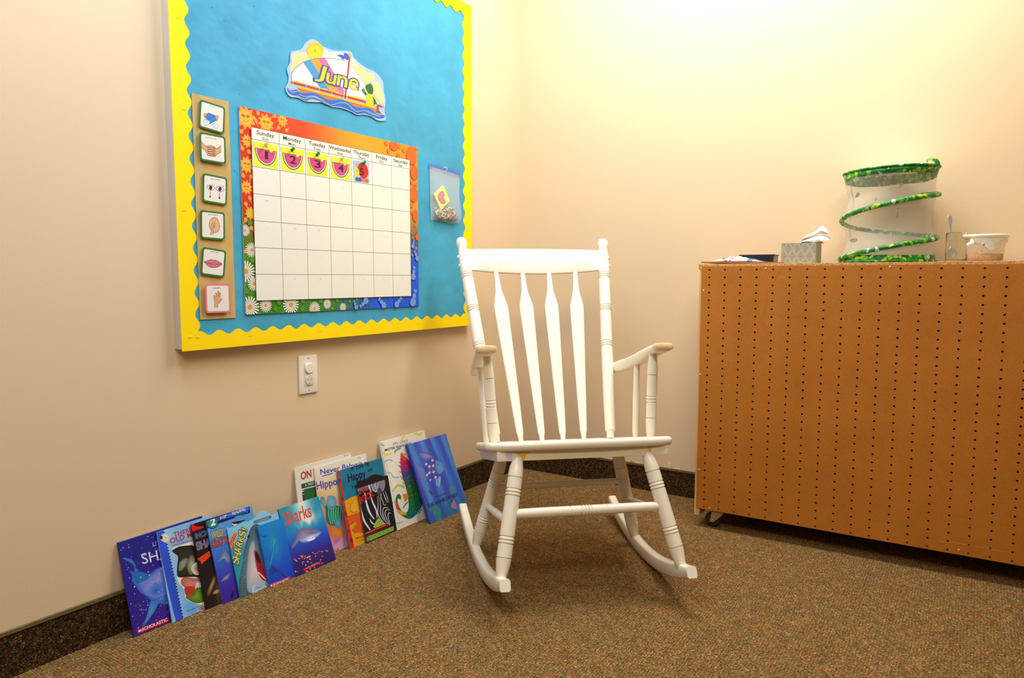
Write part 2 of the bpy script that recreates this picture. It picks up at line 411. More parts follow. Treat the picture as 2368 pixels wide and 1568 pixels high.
for x, z in ((.022, .03), (.044, .028), (.2, .022), (.45, .02), (.9, .02), (1.18, .024), (.02, .35), (.03, .6), (.025, .82), (1.2, 1.15), (1.195, .4)):
    a = Matrix.Rotation(random.uniform(-.5, .3), 4, 'Y'); bm = bmesh.new()
    r = bmesh.ops.create_cube(bm, size=1)
    for v_ in r['verts']: v_.co = a @ Vector((v_.co.x*.011, v_.co.y*.0006, v_.co.z*.0006)) + Vector((x, -.0024, z))
    obj('staple', bm, mat('staple_gold', (.55, .36, .02), .4), t)

# ------------------------------------------------------------------ brown paper strip with picture cards
M = wallM(BX+.0026, -1.5758, .7515)
S = Sheet(M, .1045, .5705)
S.grid(lambda u, v: tuple(c*(1+.07*nz(u*4, v*14, 5)-.10*gauss(u, v, .5, .49, 2, .006)) for c in (214, 172, 96)), 14, 60)
o = S.build('brown_paper_strip', MATTE, None, (*slab(.1045, .5705, .0012, .00002), (196, 152, 84))); o.matrix_world = M
tag(o, 'long strip of brown paper behind the six picture cards', 'paper strip')
ZA = frame(430, 200, 5.223); ZB_ = frame(430, 470, 5.223)
OUT = (74, 42, 24); SKIN = (232, 172, 112); GREEN = (48, 116, 44)
def card(y, z, w, h, roll, fr, rim, label, art, lift=.0075):
    M = wallM(BX+lift, y, z, 0, 0, roll)
    S = Sheet(M, w, h, fr); S.clip = False
    P = rrect(w, h, .007); S.poly(P, rim, True); S.poly(rrect(w-.009, h-.009, .005, .0045, .0045), (250, 236, 214), True)
    art(S)
    V, F = prism(P, .0018)
    o = S.build('picture_card', GLOSS, None, (V, F, rim)); o.matrix_world = M
    tag(o, label, 'picture card', 'picture cards on the brown paper strip'); return o
def art1(S):
    S.text('nice feet', (284, 232), (352, 252), (286, 220), (60, 50, 50), .01)
    S.curve([(222, 322), (250, 322), (262, 345), (238, 378), (214, 352)], SKIN); S.curve([(352, 352), (388, 352), (384, 398), (362, 412), (350, 380)], SKIN)
    S.curve([(216, 405), (232, 398), (282, 412), (290, 440), (262, 464), (226, 468), (214, 440)], (250, 246, 240)); S.line([(216, 405), (232, 398), (282, 412), (290, 440), (262, 464), (226, 468), (214, 440)], .0009, OUT, closed=True)
    S.curve([(318, 458), (355, 436), (384, 462), (384, 498), (358, 504), (336, 486)], (250, 246, 240)); S.line([(318, 458), (355, 436), (384, 462), (384, 498), (358, 504), (336, 486)], .0009, OUT, closed=True)
    S.poly([(232, 360), (272, 318), (352, 352), (340, 420), (250, 400)], (44, 132, 202)); S.line([(232, 360), (272, 318), (352, 352)], .0009, OUT)
    S.poly([(276, 388), (352, 352), (368, 408), (290, 450)], (34, 140, 214)); S.line([(276, 388), (352, 352), (368, 408), (290, 450)], .001, OUT, closed=True)
    S.line([(222, 322), (214, 352), (238, 392)], .0009, OUT); S.line([(352, 352), (388, 352), (384, 398), (372, 420)], .0009, OUT)
    for a in (248, 262): S.line([(a, 415), (a-4, 436)], .0008, OUT)
    for a in (338, 352): S.line([(a, 462), (a+10, 474)], .0008, OUT)
def art2(S):
    S.text('hands are still', (238, 618), (370, 645), (240, 604), (60, 50, 50), .01)
    S.poly([(186, 660), (225, 708), (262, 722), (320, 712), (372, 750), (425, 708), (428, 790), (362, 830), (355, 848), (290, 838), (252, 800), (240, 782), (186, 738)], SKIN)
    S.line([(186, 660), (228, 712), (262, 724)], .0009, OUT, sm=4); S.line([(186, 738), (238, 782), (258, 822), (295, 840), (355, 845), (366, 828), (428, 790)], .0009, OUT, sm=4)
    S.line([(425, 708), (380, 752), (345, 740)], .0009, OUT, sm=4)
    for y in (718, 740, 765, 792, 815): S.line([(258, y), (300, y-6), (340, y+12), (352, y+20), (300, y+20), (256, y+12)], .0009, OUT, sm=3)
def art3(S):
    S.text('eyes looking', (296, 1118), (406, 1138), (298, 1103), (60, 50, 50), .01)
    for cx, cy in ((298, 1224), (410, 1240)):
        S.curve([(cx-48, cy-6), (cx, cy-30), (cx+50, cy+4), (cx, cy+32)], (252, 244, 236)); S.line([(cx-50, cy-8), (cx-25, cy-26), (cx+5, cy-30), (cx+50, cy+4), (cx+25, cy+24), (cx-5, cy+32), (cx-30, cy+16)], .001, OUT, closed=True, sm=4)
        S.ell((cx, cy), 20, 26, (50, 30, 24))
        for k in (-34, -10, 14, 36): S.line([(cx+k, cy-22), (cx+k-(6 if k < 0 else -8), cy-42)], .0009, OUT)
        S.line([(cx-4, cy+44), (cx-6, cy+105)], .0011, OUT); S.poly([(cx-20, cy+98), (cx+8, cy+100), (cx-8, cy+124)], OUT)
def art4(S):
    S.text('ears listening', (270, 140), (386, 152), (271, 126), (60, 50, 50), .01)
    hd = [(290, 310), (280, 265), (292, 205), (335, 172), (382, 192), (398, 240), (412, 282), (402, 292), (400, 325), (370, 352), (330, 356)]
    S.curve(hd, (240, 184, 126)); S.line(hd, .0011, OUT, closed=True, sm=4)
    S.poly([(292, 382), (308, 320), (304, 270), (340, 222), (348, 234), (326, 280), (330, 382)], (240, 184, 126)); S.line([(292, 382), (308, 320), (302, 270), (340, 222)], .001, OUT, sm=4); S.line([(330, 382), (326, 300), (346, 232)], .001, OUT, sm=4)
    S.line([(352, 244), (338, 250), (334, 285), (352, 300)], .0010, OUT, sm=3); S.line([(354, 262), (344, 272), (352, 284)], .0009, OUT, sm=3)
def art5(S):
    S.text('mouth quiet', (294, 588), (392, 602), (296, 573), (60, 50, 50), .01)
    P = [(220, 705), (270, 692), (308, 680), (330, 692), (352, 686), (400, 710), (436, 734), (400, 762), (345, 778), (290, 772), (250, 745)]
    S.curve(P, (226, 118, 124)); S.line(P, .0011, OUT, closed=True, sm=3); S.line([(220, 705), (280, 728), (340, 738), (436, 734)], .0010, (120, 40, 40), sm=3)
def art6(S):
    S.text('Give Me 5', (330, 1033), (414, 1031), (330, 1017), (60, 50, 50), .02)
    P = [(344, 1262), (346, 1190), (338, 1160), (336, 1112), (344, 1110), (354, 1142), (362, 1142), (360, 1078), (372, 1080), (378, 1122), (386, 1122), (384, 1062), (396, 1062), (396, 1122), (403, 1122), (404, 1074), (416, 1076), (412, 1130), (402, 1168), (428, 1146), (438, 1156), (410, 1198), (384, 1216), (382, 1262)]
    S.poly(P, SKIN); S.line(P, .0009, OUT)
card(-1.5630, 1.240, .0715, .0705, -.09, ZA, GREEN, 'green-rimmed picture card of crossed feet, topmost on the brown strip', art1)
card(-1.5640, 1.157, .0735, .0710, -.01, ZA, GREEN, 'green-rimmed picture card of clasped hands, second from the top', art2, .010)
card(-1.5605, 1.054, .0700, .0725, -.06, ZA, GREEN, 'green-rimmed picture card of two open eyes with arrows', art3)
card(-1.5690, .960, .0695, .0725, -.03, ZB_, GREEN, 'green-rimmed picture card of a head with a cupped ear', art4)
card(-1.5730, .8680, .0680, .0715, -.12, ZB_, GREEN, 'green-rimmed picture card of closed pink lips', art5)
card(-1.5640, .7680, .0720, .0755, -.0, ZB_, (246, 128, 138), 'pink-rimmed picture card of a raised hand, lowest on the strip', art6, .011)

# ------------------------------------------------------------------ calendar
ZC = frame(540, 230, 5.382); ZD = frame(540, 480, 5.382)
cy0, cz0, cw, ch = -1.441, .7590, .717, .558
M = wallM(BX+.0035, cy0, cz0)
S = Sheet(M, cw, ch, ZC)
RED, ORG, YOR = (232, 52, 18), (244, 120, 20), (250, 172, 28)
def calfn(u, v):
    top = ramp([(0, (228, 40, 14)), (.3, (244, 74, 20)), (.5, (250, 150, 30)), (.62, (252, 168, 28)), (1, (246, 150, 26))], u)
    left = ramp([(0, (60, 140, 16)), (.33, (84, 140, 10)), (.45, (150, 92, 16)), (.56, (226, 48, 18)), (1, (230, 40, 14))], v)
    right = ramp([(0, (16, 92, 226)), (.33, (24, 96, 214)), (.45, (120, 118, 70)), (.56, (238, 150, 20)), (1, (246, 150, 26))], v)
    bot = ramp([(0, (60, 140, 16)), (.42, (58, 136, 40)), (.60, (38, 110, 130)), (.70, (16, 96, 226)), (1, (16, 92, 226))], u)
    d = {'t': (1-v)*.78, 'b': v*.78, 'l': u, 'r': 1-u}; k = min(d, key=d.get)
    return {'t': top, 'b': bot, 'l': left, 'r': right}[k]
S.grid(calfn, 120, 96)
def sun(c, r, fr=None, face=True):
    if fr: S.fr = fr
    c = S.px(*c); P = []
    for k in range(20): a = PI*k/10+.2; q = r*(1.0 if k % 2 == 0 else .66); P.append((c[0]+q*math.cos(a), c[1]+q*math.sin(a)))
    S.poly(P, (252, 168, 40), True); S.ell(c, r*.56, r*.56, (250, 186, 54), loc=True)
    if face:
        for sx in (-1, 1): S.ell((c[0]+sx*r*.22, c[1]+r*.12), r*.19, r*.12, (228, 96, 30), loc=True, n=10, same=sx > 0)
        S.line([(c[0]-r*.28, c[1]-r*.18), (c[0], c[1]-r*.32), (c[0]+r*.28, c[1]-r*.18)], .0012, (232, 110, 30), loc=True, sm=3)
def comet(c, ang, fr=None, r=.006, col=(252, 160, 60)):
    if fr: S.fr = fr
    c = S.px(*c); ca, sa = math.cos(ang), math.sin(ang)
    S.poly([(c[0]-sa*r*.9, c[1]+ca*r*.9), (c[0]+sa*r*.9, c[1]-ca*r*.9), (c[0]+ca*r*3.2, c[1]+sa*r*3.2)], (250, 120, 44), True); S.ell(c, r, r, col, loc=True, n=12)
for c, r in (((150, 225), .034), ((405, 295), .028), ((608, 262), .020), ((170, 515), .020), ((165, 815), .025), ((160, 1095), .021)): sun(c, r, ZC)
for c, a in (((305, 172), 2.3), ((510, 205), 3.6), ((275, 262), -1.2), ((560, 350), 3.9), ((658, 386), .7), ((95, 400), .8), ((110, 612), 2.0), ((190, 650), -.5), ((120, 950), 2), ((215, 960), -1.9), ((200, 1225), -1.3), ((150, 1300), -1.2)): comet(c, a, ZC)
sun((210, 70), .020, ZD, False); comet((148, 152), -2.2, ZD); comet((218, 252), -.9, ZD); comet((136, 545), 3.6, ZD)
def daisy(c, r, fr=ZD):
    S.fr = fr; c = S.px(*c); S.up(); n = 19
    for k in range(n):
        a = 2*PI*k/n; P = []
        for q, wv in ((.22, .03), (.6, .075), (.92, .07), (1, 0), (.92, -.07), (.6, -.075), (.22, -.03)):
            P.append((c[0]+r*(q*math.cos(a)-wv*math.sin(a)), c[1]+r*(q*math.sin(a)+wv*math.cos(a))))
        S.poly(P, (250, 240, 214), True, same=True)
    S.ell(c, r*.24, r*.24, (240, 158, 34), loc=True)
for a, b in (((190, 580), (165, 640)), ((155, 900), (135, 975)), ((255, 1290), (330, 1322)), ((650, 1275), (600, 1310)), ((960, 1200), (915, 1165))):
    S.fr = ZD; S.line([a, ((a[0]+b[0])/2+12, (a[1]+b[1])/2), b], .002, (120, 190, 60), sm=3)
for c, r in (((138, 285), .017), ((224, 528), .021), ((152, 795), .030), ((252, 948), .021), ((200, 1240), .031), ((397, 1216), .021), ((710, 1210), .029), ((1004, 1258), .022), ((1162, 1200), .016), ((1357, 1240), .014)): daisy(c, r)
def leafs(pts, col, fr, r=.008):
    S.fr = fr; S.up()
    for c in pts:
        c = S.px(*c); P = []
        for k in range(14): a = 2*PI*k/14; q = r*(1 if k % 2 else .6); P.append((c[0]+q*math.cos(a), c[1]+q*math.sin(a)))
        S.poly(P, col, True, same=True)
leafs([(160, 1045), (515, 1255), (850, 1260), (560, 1180), (1080, 1160), (232, 655), (200, 190), (860, 1165)], (88, 152, 40), ZD, .010)
leafs([(1440, 1165), (1285, 1158), (1528, 1138), (1225, 1255)], (110, 164, 50), ZD, .006)
def pumpkin(c, rx, ry, fr):
    S.fr = fr; c = S.px(*c); S.ell(c, rx, ry, (244, 108, 26), loc=True); S.line([(c[0]+rx*math.cos(2*PI*k/20), c[1]+ry*math.sin(2*PI*k/20)) for k in range(21)], .0010, (220, 70, 20), loc=True)
    for q in (-.5, 0, .5): S.line([(c[0]+q*rx*.6, c[1]+ry*.95), (c[0]+q*rx*1.3, c[1]), (c[0]+q*rx*.6, c[1]-ry*.95)], .0010, (214, 66, 20), loc=True, sm=4)
    S.line([(c[0], c[1]+ry), (c[0]+.002, c[1]+ry*1.25)], .004, (190, 90, 30), loc=True)
for c, rx, ry, fr in (((1990, 578), .020, .016, ZC), ((2210, 705), .026, .030, ZC), ((2245, 915), .020, .024, ZC), ((2235, 1185), .022, .026, ZC), ((2255, 105), .014, .020, ZD), ((2280, 365), .010, .013, ZD)): pumpkin(c, rx, ry, fr)
leafs([(1895, 542), (1925, 640), (2055, 578), (2115, 632), (2045, 695), (2270, 600), (2215, 1030), (2268, 1060), (2215, 1320)], (246, 120, 40), ZC, .010)
leafs([(2255, 225), (2218, 318), (2228, 376), (2265, 510), (2220, 592), (2210, 60)], (236, 110, 70), ZD, .007)
def snowman(c, r, ang, fr=ZD, k=(132, 160, 220)):
    S.fr = fr; c = S.px(*c); ux, uy = math.sin(ang), math.cos(ang)
    for j, (d, q) in enumerate(((0, 1.0), (1.35, .66))):
        S.ell((c[0]+ux*r*d, c[1]+uy*r*d), r*q, r*q, (40, 70, 190), loc=True, n=14, same=j > 0)
    for j, (d, q) in enumerate(((0, .88), (1.35, .56))):
        S.ell((c[0]+ux*r*d, c[1]+uy*r*d), r*q, r*q, k, loc=True, n=14, same=j > 0)
    a = (c[0]+ux*r*2.0, c[1]+uy*r*2.0); b = (c[0]+ux*r*2.7, c[1]+uy*r*2.7)
    S.line([a, b], r*.9, k, loc=True); S.line([(a[0]-uy*r*.7, a[1]+ux*r*.7), (a[0]+uy*r*.7, a[1]-ux*r*.7)], r*.16, (40, 70, 190), loc=True)
    for d in (-.2, .15, .5): S.ell((c[0]+ux*r*d, c[1]+uy*r*d), r*.08, r*.08, (50, 60, 150), loc=True, n=6, same=True)
for c, r, a in (((2228, 1175), .017, .3), ((2232, 860), .0135, .15), ((2280, 630), .011, -.5), ((2225, 480), .009, .3), ((1865, 1215), .0125, -.8), ((2025, 1205), .0125, .8), ((1640, 1160), .0125, -2.2), ((1520, 1240), .009, -.4)): snowman(c, r, a)
def flake_(pts, fr=ZD, r=.0055, col=(88, 84, 200)):
    S.fr = fr
    for c in pts:
        c = S.px(*c)
        for k in range(3): a = PI*k/3; S.line([(c[0]-r*math.cos(a), c[1]-r*math.sin(a)), (c[0]+r*math.cos(a), c[1]+r*math.sin(a))], .0012, col, loc=True, same=k > 0)
flake_([(1450, 1240), (1740, 1155), (1692, 1228), (1950, 1200), (1930, 1130), (2125, 1210), (2272, 955), (2212, 965), (2225, 678), (2275, 450), (1372, 1155), (1278, 1238), (1118, 1272), (2145, 1135), (2000, 1135), (2280, 715)])
# the white panel and its ruling
S.fr = ZC; tl, tr_, hl, hr = S.px(217, 338), S.px(2187, 760), S.px(222, 490), S.px(2190, 873)
S.fr = ZD; bl, br = S.px(268, 1158), S.px(2197, 1104)
px0, px1, pz1, pz0 = (tl[0]+bl[0])/2, (tr_[0]+br[0])/2, (tl[1]+tr_[1])/2, (bl[1]+br[1])/2; hz = (hl[1]+hr[1])/2
S.poly([(px0, pz0), (px1, pz0), (px1, pz1), (px0, pz1)], (253, 244, 216), True)
RULE = (78, 58, 40); gw = (px1-px0)/7; rh = (hz-pz0)/6
for k in range(8): S.line([(px0+gw*k, pz0), (px0+gw*k, pz1)], .0012, RULE, loc=True, same=k > 0)
S.up()
for z in [pz1]+[hz-rh*k for k in range(7)]: S.line([(px0, z), (px1, z)], .0012, RULE, loc=True, same=True)
DAYS = [('Sunday', 'Sun.'), ('Monday', 'Mon.'), ('Tuesday', 'Tues.'), ('Wednesday', 'Wed.'), ('Thursday', 'Thurs.'), ('Friday', 'Fri.'), ('Saturday', 'Sat.')]
WD = [.64, .70, .70, .97, .76, .58, .78]; WS = [.25, .30, .32, .30, .35, .20, .24]
for k, ((a, b), wa, wb_) in enumerate(zip(DAYS, WD, WS)):
    cx = px0+gw*(k+.5); hh = pz1-hz; z1, z2 = hz+hh*.46, hz+hh*.09
    S.text(a, (cx-wa*gw/2, z1), (cx+wa*gw/2, z1), (cx-wa*gw/2, z1+hh*.36), (70, 50, 44), .012, True)
    S.text(b, (cx-wb_*gw/2, z2), (cx+wb_*gw/2, z2), (cx-wb_*gw/2, z2+hh*.25), (70, 50, 44), .008, True)
S.up()
for r_ in range(1, 6):
    for k in range(7):
        for q in range(random.choice((1, 2, 3, 4))):
            a = (px0+gw*(k+.5)+random.gauss(0, .004), hz-rh*r_-rh*.2+random.gauss(0, .003)); rr = random.uniform(.0004, .0012); S.ell(a, rr, rr, random.choice(((120, 90, 70), (200, 160, 130), (70, 60, 66))), loc=True, n=6, same=True)
o = S.build('wall_calendar', GLOSS, None, (*slab(cw, ch, .0016, .00002), (240, 200, 170))); o.matrix_world = M
tag(o, 'large month calendar poster with a seasonal border pinned on the blue paper', 'calendar')
CAL = M
def cell(k): return px0+gw*k, hz-rh
def melon(S):
    w, h = S.w, S.h; N = 24
    def half(rx, rz, off): return [(w*.5+rx*w*math.cos(PI+PI*k/N), h*.74+off*h+rz*h*math.sin(PI+PI*k/N)) for k in range(N+1)]
    S.poly(half(.46, .66, 0), (44, 120, 50), True); S.poly(half(.425, .615, -.0), (252, 240, 214), True)
    top = [(w*.90, h*.74), (w*.80, h*.75), (w*.77, h*.66), (w*.71, h*.63), (w*.66, h*.67), (w*.62, h*.77)]
    S.poly(half(.395, .575, 0), (232, 78, 130), True); S.poly([(w*.09, h*.735), (w*.91, h*.735), (w*.93, h*.80), (w*.07, h*.80)], (255, 246, 60), True)
    S.ell((w*.72, h*.72), w*.065, h*.06, (255, 246, 60), loc=True); S.line([(w*.04, h*.735), (w*.64, h*.735)], .0009, (60, 70, 40), loc=True); S.line([(w*.80, h*.735), (w*.96, h*.735)], .0009, (60, 70, 40), loc=True)
    for a, b in ((.2, .6), (.32, .38), (.48, .22), (.68, .38), (.78, .58), (.3, .66), (.62, .66)): S.ell((w*a, h*b), w*.013, h*.018, (150, 30, 80), loc=True, n=8, same=True)
def date_card(k, dig, x0, z0, w, h, art, bg, label, lean=.03):
    M = CAL @ Matrix.Translation((x0, -.0035, z0)) @ Matrix.Rotation(lean, 4, 'X')
    S = Sheet(M, w, h); P = [(0, 0), (w, 0), (w, h), (0, h)]; S.poly(P, bg, True); art(S)
    c = (.40, .62) if dig == '1' else (.36, .66)
    b0 = .34
    S.text(dig, (w*c[0]+(.05*w if dig == '1' else 0), h*b0), (w*c[1]-(.04*w if dig == '1' else 0), h*b0), (w*c[0]+(.05*w if dig == '1' else 0), h*(b0+.34)), (70, 20, 40), .02, True)
    o = S.build('date_card', GLOSS, None, (*slab(w, h, .001, .00002), bg)); o.matrix_world = M
    tag(o, label, 'date card', 'date cards on the calendar'); return o
YB = (255, 246, 60)
for k, (dg_, dx) in enumerate(zip('1234', (.10, .10, .10, .12))):
    x0, z0 = cell(k); date_card(k, dg_, x0+gw*dx*.6, z0+rh*.03, gw*.86, rh*.90, melon, YB, 'yellow watermelon date card with the number %s on the calendar' % dg_)
def worm(S):
    w, h = S.w, S.h
    for c, a in (((60, 130, 60), .22), ((40, 90, 200), .40), ((232, 120, 160), .62), ((230, 110, 40), .82)): S.ell((w*a, h*.13), w*.12, h*.10, c, loc=True)
    S.curve([(w*.30, h*.40), (w*.26, h*.66), (w*.36, h*.88), (w*.56, h*.93), (w*.80, h*.84), (w*.93, h*.55), (w*.84, h*.30), (w*.58, h*.20)], (228, 40, 22), True)
    S.line([(w*.12, h*.86), (w*.22, h*.66)], .0012, (60, 70, 40), loc=True); S.line([(w*.24, h*.90), (w*.26, h*.66)], .0012, (60, 70, 40), loc=True)
    S.curve([(w*.08, h*.50), (w*.20, h*.68), (w*.34, h*.52), (w*.34, h*.34), (w*.18, h*.28), (w*.08, h*.36)], (250, 222, 50), True); S.ell((w*.20, h*.52), w*.02, h*.03, (150, 60, 40), loc=True)
    S.curve([(w*.48, h*.88), (w*.58, h*.96), (w*.72, h*.90), (w*.60, h*.84)], (40, 130, 50), True)
x0, z0 = cell(4); date_card(4, '5', x0+gw*.09, z0+rh*.02, gw*.76, rh*.92, worm, (196, 206, 210), 'grey date card of a worm with a red apple, number 5 on the calendar')
# push pins
def pushpin(x, z, M0, m, label, y=-.004, tilt=(.25, .5)):
    bm = bmesh.new(); lathe(bm, (0, 0, 0), (0, -.016, 0), [(0, .0048), (.10, .0052), (.22, .0046), (.32, .0026), (.62, .0024), (.78, .0040), (.95, .0046), (1, .0040)], 16)
    lathe(bm, (0, .004, 0), (0, 0, 0), [(0, .0002), (1, .0005)], 6, 0)
    o = obj('push_pin', bm, m, None, auto=.6); o.matrix_world = M0 @ Matrix.Translation((x, y, z)) @ Matrix.Rotation(tilt[0], 4, 'X') @ Matrix.Rotation(tilt[1], 4, 'Z')
    tag(o, label, 'push pin', 'push pins on the calendar'); return o
GP = mat('green_plastic', (.01, .24, .05), .25, coat=.4); CP = mat('clear_plastic', (.85, .83, .78), .15, trans=.7)
S.fr = ZC
for c, m, l in (((712, 632), GP, 'green push pin holding the number 2 card'), ((1025, 690), GP, 'green push pin holding the number 3 card'), ((1600, 795), GP, 'green push pin holding the number 5 card'),
                ((385, 570), CP, 'clear push pin holding the number 1 card'), ((1330, 745), CP, 'clear push pin holding the number 4 card')):
    q = S.px(*c); pushpin(q[0], q[1], CAL, m, l, tilt=(-.15, -.35))

# ------------------------------------------------------------------ laminated month cut-out
ZJ = frame(620, 60, 6.534)
INK[0] = .62
M = wallM(BX+.0035, -1.31, 1.30)
S = Sheet(M, .70, .50, ZJ)
outl = [(265, 930), (300, 860), (310, 760), (285, 650), (330, 560), (345, 400), (400, 375), (500, 350), (560, 260), (650, 205), (740, 225), (820, 300), (930, 350), (1010, 370), (1240, 385), (1290, 470), (1390, 570), (1500, 640), (1620, 700), (1730, 830), (1750, 1000), (1775, 1120), (1760, 1280), (1778, 1400), (1740, 1435), (1650, 1425), (1560, 1370), (1440, 1340), (1350, 1345), (1240, 1290), (1100, 1240), (960, 1220), (840, 1160), (700, 1150), (560, 1140), (450, 1085), (340, 1070), (285, 1010)]
OUTP = S.curve(outl, (196, 218, 240))
W_ = (255, 253, 244); LY = (252, 238, 160); DK = (60, 60, 60)
S.curve([(400, 850), (370, 700), (330, 650), (345, 590), (370, 560), (360, 440), (430, 395), (530, 400), (560, 430), (700, 380), (850, 350), (930, 400), (1050, 395), (1150, 430), (1270, 490), (1340, 560), (1390, 620), (1460, 640), (1490, 700), (1590, 720), (1620, 830), (1690, 880), (1720, 990), (1750, 1090), (1740, 1160), (1680, 1170), (1560, 1150), (800, 900)], LY)
S.curve([(560, 430), (620, 390), (850, 350), (930, 400), (1050, 395), (1200, 450), (1270, 490), (1300, 600), (1000, 640), (700, 560)], (255, 250, 226))
sun_c = (705, 375); P = []
for k in range(40): a = 2*PI*k/40; q = 150 if k % 2 else 118; P.append((sun_c[0]+q*math.cos(a), sun_c[1]+q*.98*math.sin(a)))
S.poly(P, (252, 206, 40)); S.ell((705, 395), 105, 100, (255, 232, 20), n=28)
S.ell((700, 358), 4, 8, DK, n=8); S.ell((714, 362), 4, 8, DK, n=8, same=True); S.ell((708, 386), 16, 13, (240, 140, 110), n=10)
sail = [(360, 820), (352, 740), (400, 650), (530, 550), (640, 512), (760, 488), (860, 486), (1000, 496), (1130, 520), (1205, 545), (1170, 1060), (1050, 1010), (920, 960), (760, 920), (560, 870), (440, 840)]
S.poly(sail, W_)
S.poly([(530, 552), (640, 512), (935, 985), (800, 940), (770, 915)], (70, 172, 220)); S.poly([(640, 512), (750, 488), (1075, 1010), (935, 985)], (246, 178, 66)); S.poly([(750, 488), (862, 487), (1150, 985), (1140, 1045), (1075, 1010)], (240, 120, 176))
S.line([(360, 820), (352, 740), (400, 650), (530, 550), (640, 512), (760, 488), (860, 486), (1000, 496), (1130, 520), (1205, 545)], .0012, (110, 90, 60), sm=4)
S.poly([(1215, 560), (1245, 575), (1640, 1130), (1560, 1120), (1180, 1060)], W_); S.line([(1225, 560), (1710, 1195)], .0010, (150, 120, 70))
for a, b in (((360, 832), (530, 870)), ((575, 895), (760, 940)), ((775, 948), (930, 985)), ((960, 1000), (1120, 1035)), ((1190, 1060), (1460, 1110))):
    S.curve([a, ((a[0]+b[0])/2, (a[1]+b[1])/2-22), b, ((a[0]+b[0])/2, (a[1]+b[1])/2+10)], (253, 224, 90))
S.line([(345, 850), (700, 942), (1160, 1065), (1470, 1150), (1740, 1225)], .0066, (226, 60, 34)); S.line([(1232, 460), (1160, 1100)], .0066, (226, 60, 34))
S.ell((1230, 440), 24, 26, (250, 190, 40))
S.curve([(1040, 448), (1100, 432), (1140, 448), (1146, 410), (1200, 425), (1220, 470), (1200, 520), (1150, 490), (1135, 515), (1090, 470)], (20, 100, 214))
for x, y in ((375, 850), (575, 905), (772, 955), (962, 1010), (1140, 1062), (1192, 1075), (1722, 1220)): S.line([(x, y-22), (x, y+22)], .0022, (240, 226, 210), same=True)
S.poly([(440, 920), (700, 985), (1000, 1060), (1300, 1140), (1640, 1235), (1635, 1320), (1500, 1290), (1200, 1220), (900, 1120), (480, 1010)], (252, 132, 50)); S.line([(440, 925), (1000, 1068), (1640, 1245)], .0062, (253, 208, 30)); S.line([(445, 940), (1000, 1086), (1640, 1262)], .0012, (160, 110, 20))
S.curve([(288, 935), (340, 975), (420, 960), (445, 975), (480, 1010), (600, 1015), (680, 1010), (780, 1050), (880, 1110), (1000, 1120), (1110, 1110), (1200, 1150), (1300, 1210), (1400, 1240), (1480, 1235), (1560, 1260), (1640, 1330), (1755, 1350), (1740, 1390), (1660, 1395), (1560, 1360), (1450, 1320), (1350, 1330), (1250, 1280), (1100, 1220), (940, 1205), (840, 1150), (700, 1110), (620, 1100), (540, 1120), (450, 1060), (380, 1045), (310, 1010)], (16, 116, 226), n=3)
def wave(P, wd, col): S.line(P, lambda t: wd*math.sin(PI*t), col, sm=6)
wave([(330, 985), (390, 1000), (440, 980)], .008, (60, 140, 170)); wave([(445, 1045), (560, 1110), (640, 1075), (740, 1085), (850, 1160), (920, 1195)], .011, (60, 140, 180)); wave([(740, 1085), (830, 1130), (900, 1180)], .010, (40, 130, 170))
wave([(1000, 1165), (1090, 1160), (1180, 1180), (1300, 1270), (1400, 1290)], .009, (50, 140, 180)); wave([(1420, 1295), (1500, 1290), (1600, 1345), (1700, 1360)], .010, (60, 150, 190))
for P in ([(430, 1045), (540, 1100), (640, 1070), (740, 1085), (860, 1170), (960, 1195), (1080, 1160), (1200, 1180), (1330, 1290), (1450, 1275), (1560, 1320), (1690, 1370)], [(470, 1035), (560, 1065), (680, 1060), (800, 1110), (920, 1185)], [(300, 960), (360, 1000), (440, 985)]): S.line(P, .0011, (220, 236, 250), sm=5)
# small green sailor at the stern
GR = (22, 116, 44)
S.curve([(1440, 960), (1480, 1010), (1500, 1040), (1480, 1060), (1440, 1010), (1420, 985)], GR); S.ell((1436, 972), 24, 30, (80, 160, 50))
S.curve([(1468, 910), (1490, 885), (1520, 880), (1550, 870), (1580, 920), (1588, 985), (1570, 1030), (1520, 1030), (1490, 980), (1470, 945)], GR)
S.curve([(1480, 1070), (1500, 1025), (1560, 1040), (1585, 1090), (1590, 1190), (1560, 1225), (1480, 1195)], (252, 226, 30)); S.curve([(1580, 1070), (1620, 1120), (1640, 1190), (1600, 1200), (1590, 1130)], GR)
S.poly([(1505, 858), (1530, 832), (1558, 850), (1560, 872), (1520, 868)], (236, 210, 220)); S.ell((1620, 1200), 22, 14, W_)
S.poly([(1638, 1200), (1665, 1215), (1680, 1290), (1720, 1310), (1728, 1330), (1640, 1310)], (150, 84, 130)); S.ell((1715, 1312), 16, 22, (246, 220, 70))
for wd_, col, bo in ((0, (60, 84, 160), .052), (0, (255, 236, 20), .006)):
    S.text('J', (712, 775-8), (842, 812-8), (762, 585), col, bo+.002); S.text('u', (862, 850), (1010, 895), (905, 628), col, bo+.002)
    S.text('n', (1030, 890), (1185, 935), (1065, 665), col, bo+.002); S.text('e', (1205, 935), (1345, 985), (1248, 700), col, bo+.002)
V, F = prism(OUTP, .0012, .00002)
o = S.build('month_cutout', GLOSS, None, (V, F, (214, 230, 244))); o.matrix_world = M
tag(o, 'laminated June sailboat cut-out with a sun, above the calendar', 'month sign')

INK[0] = .80
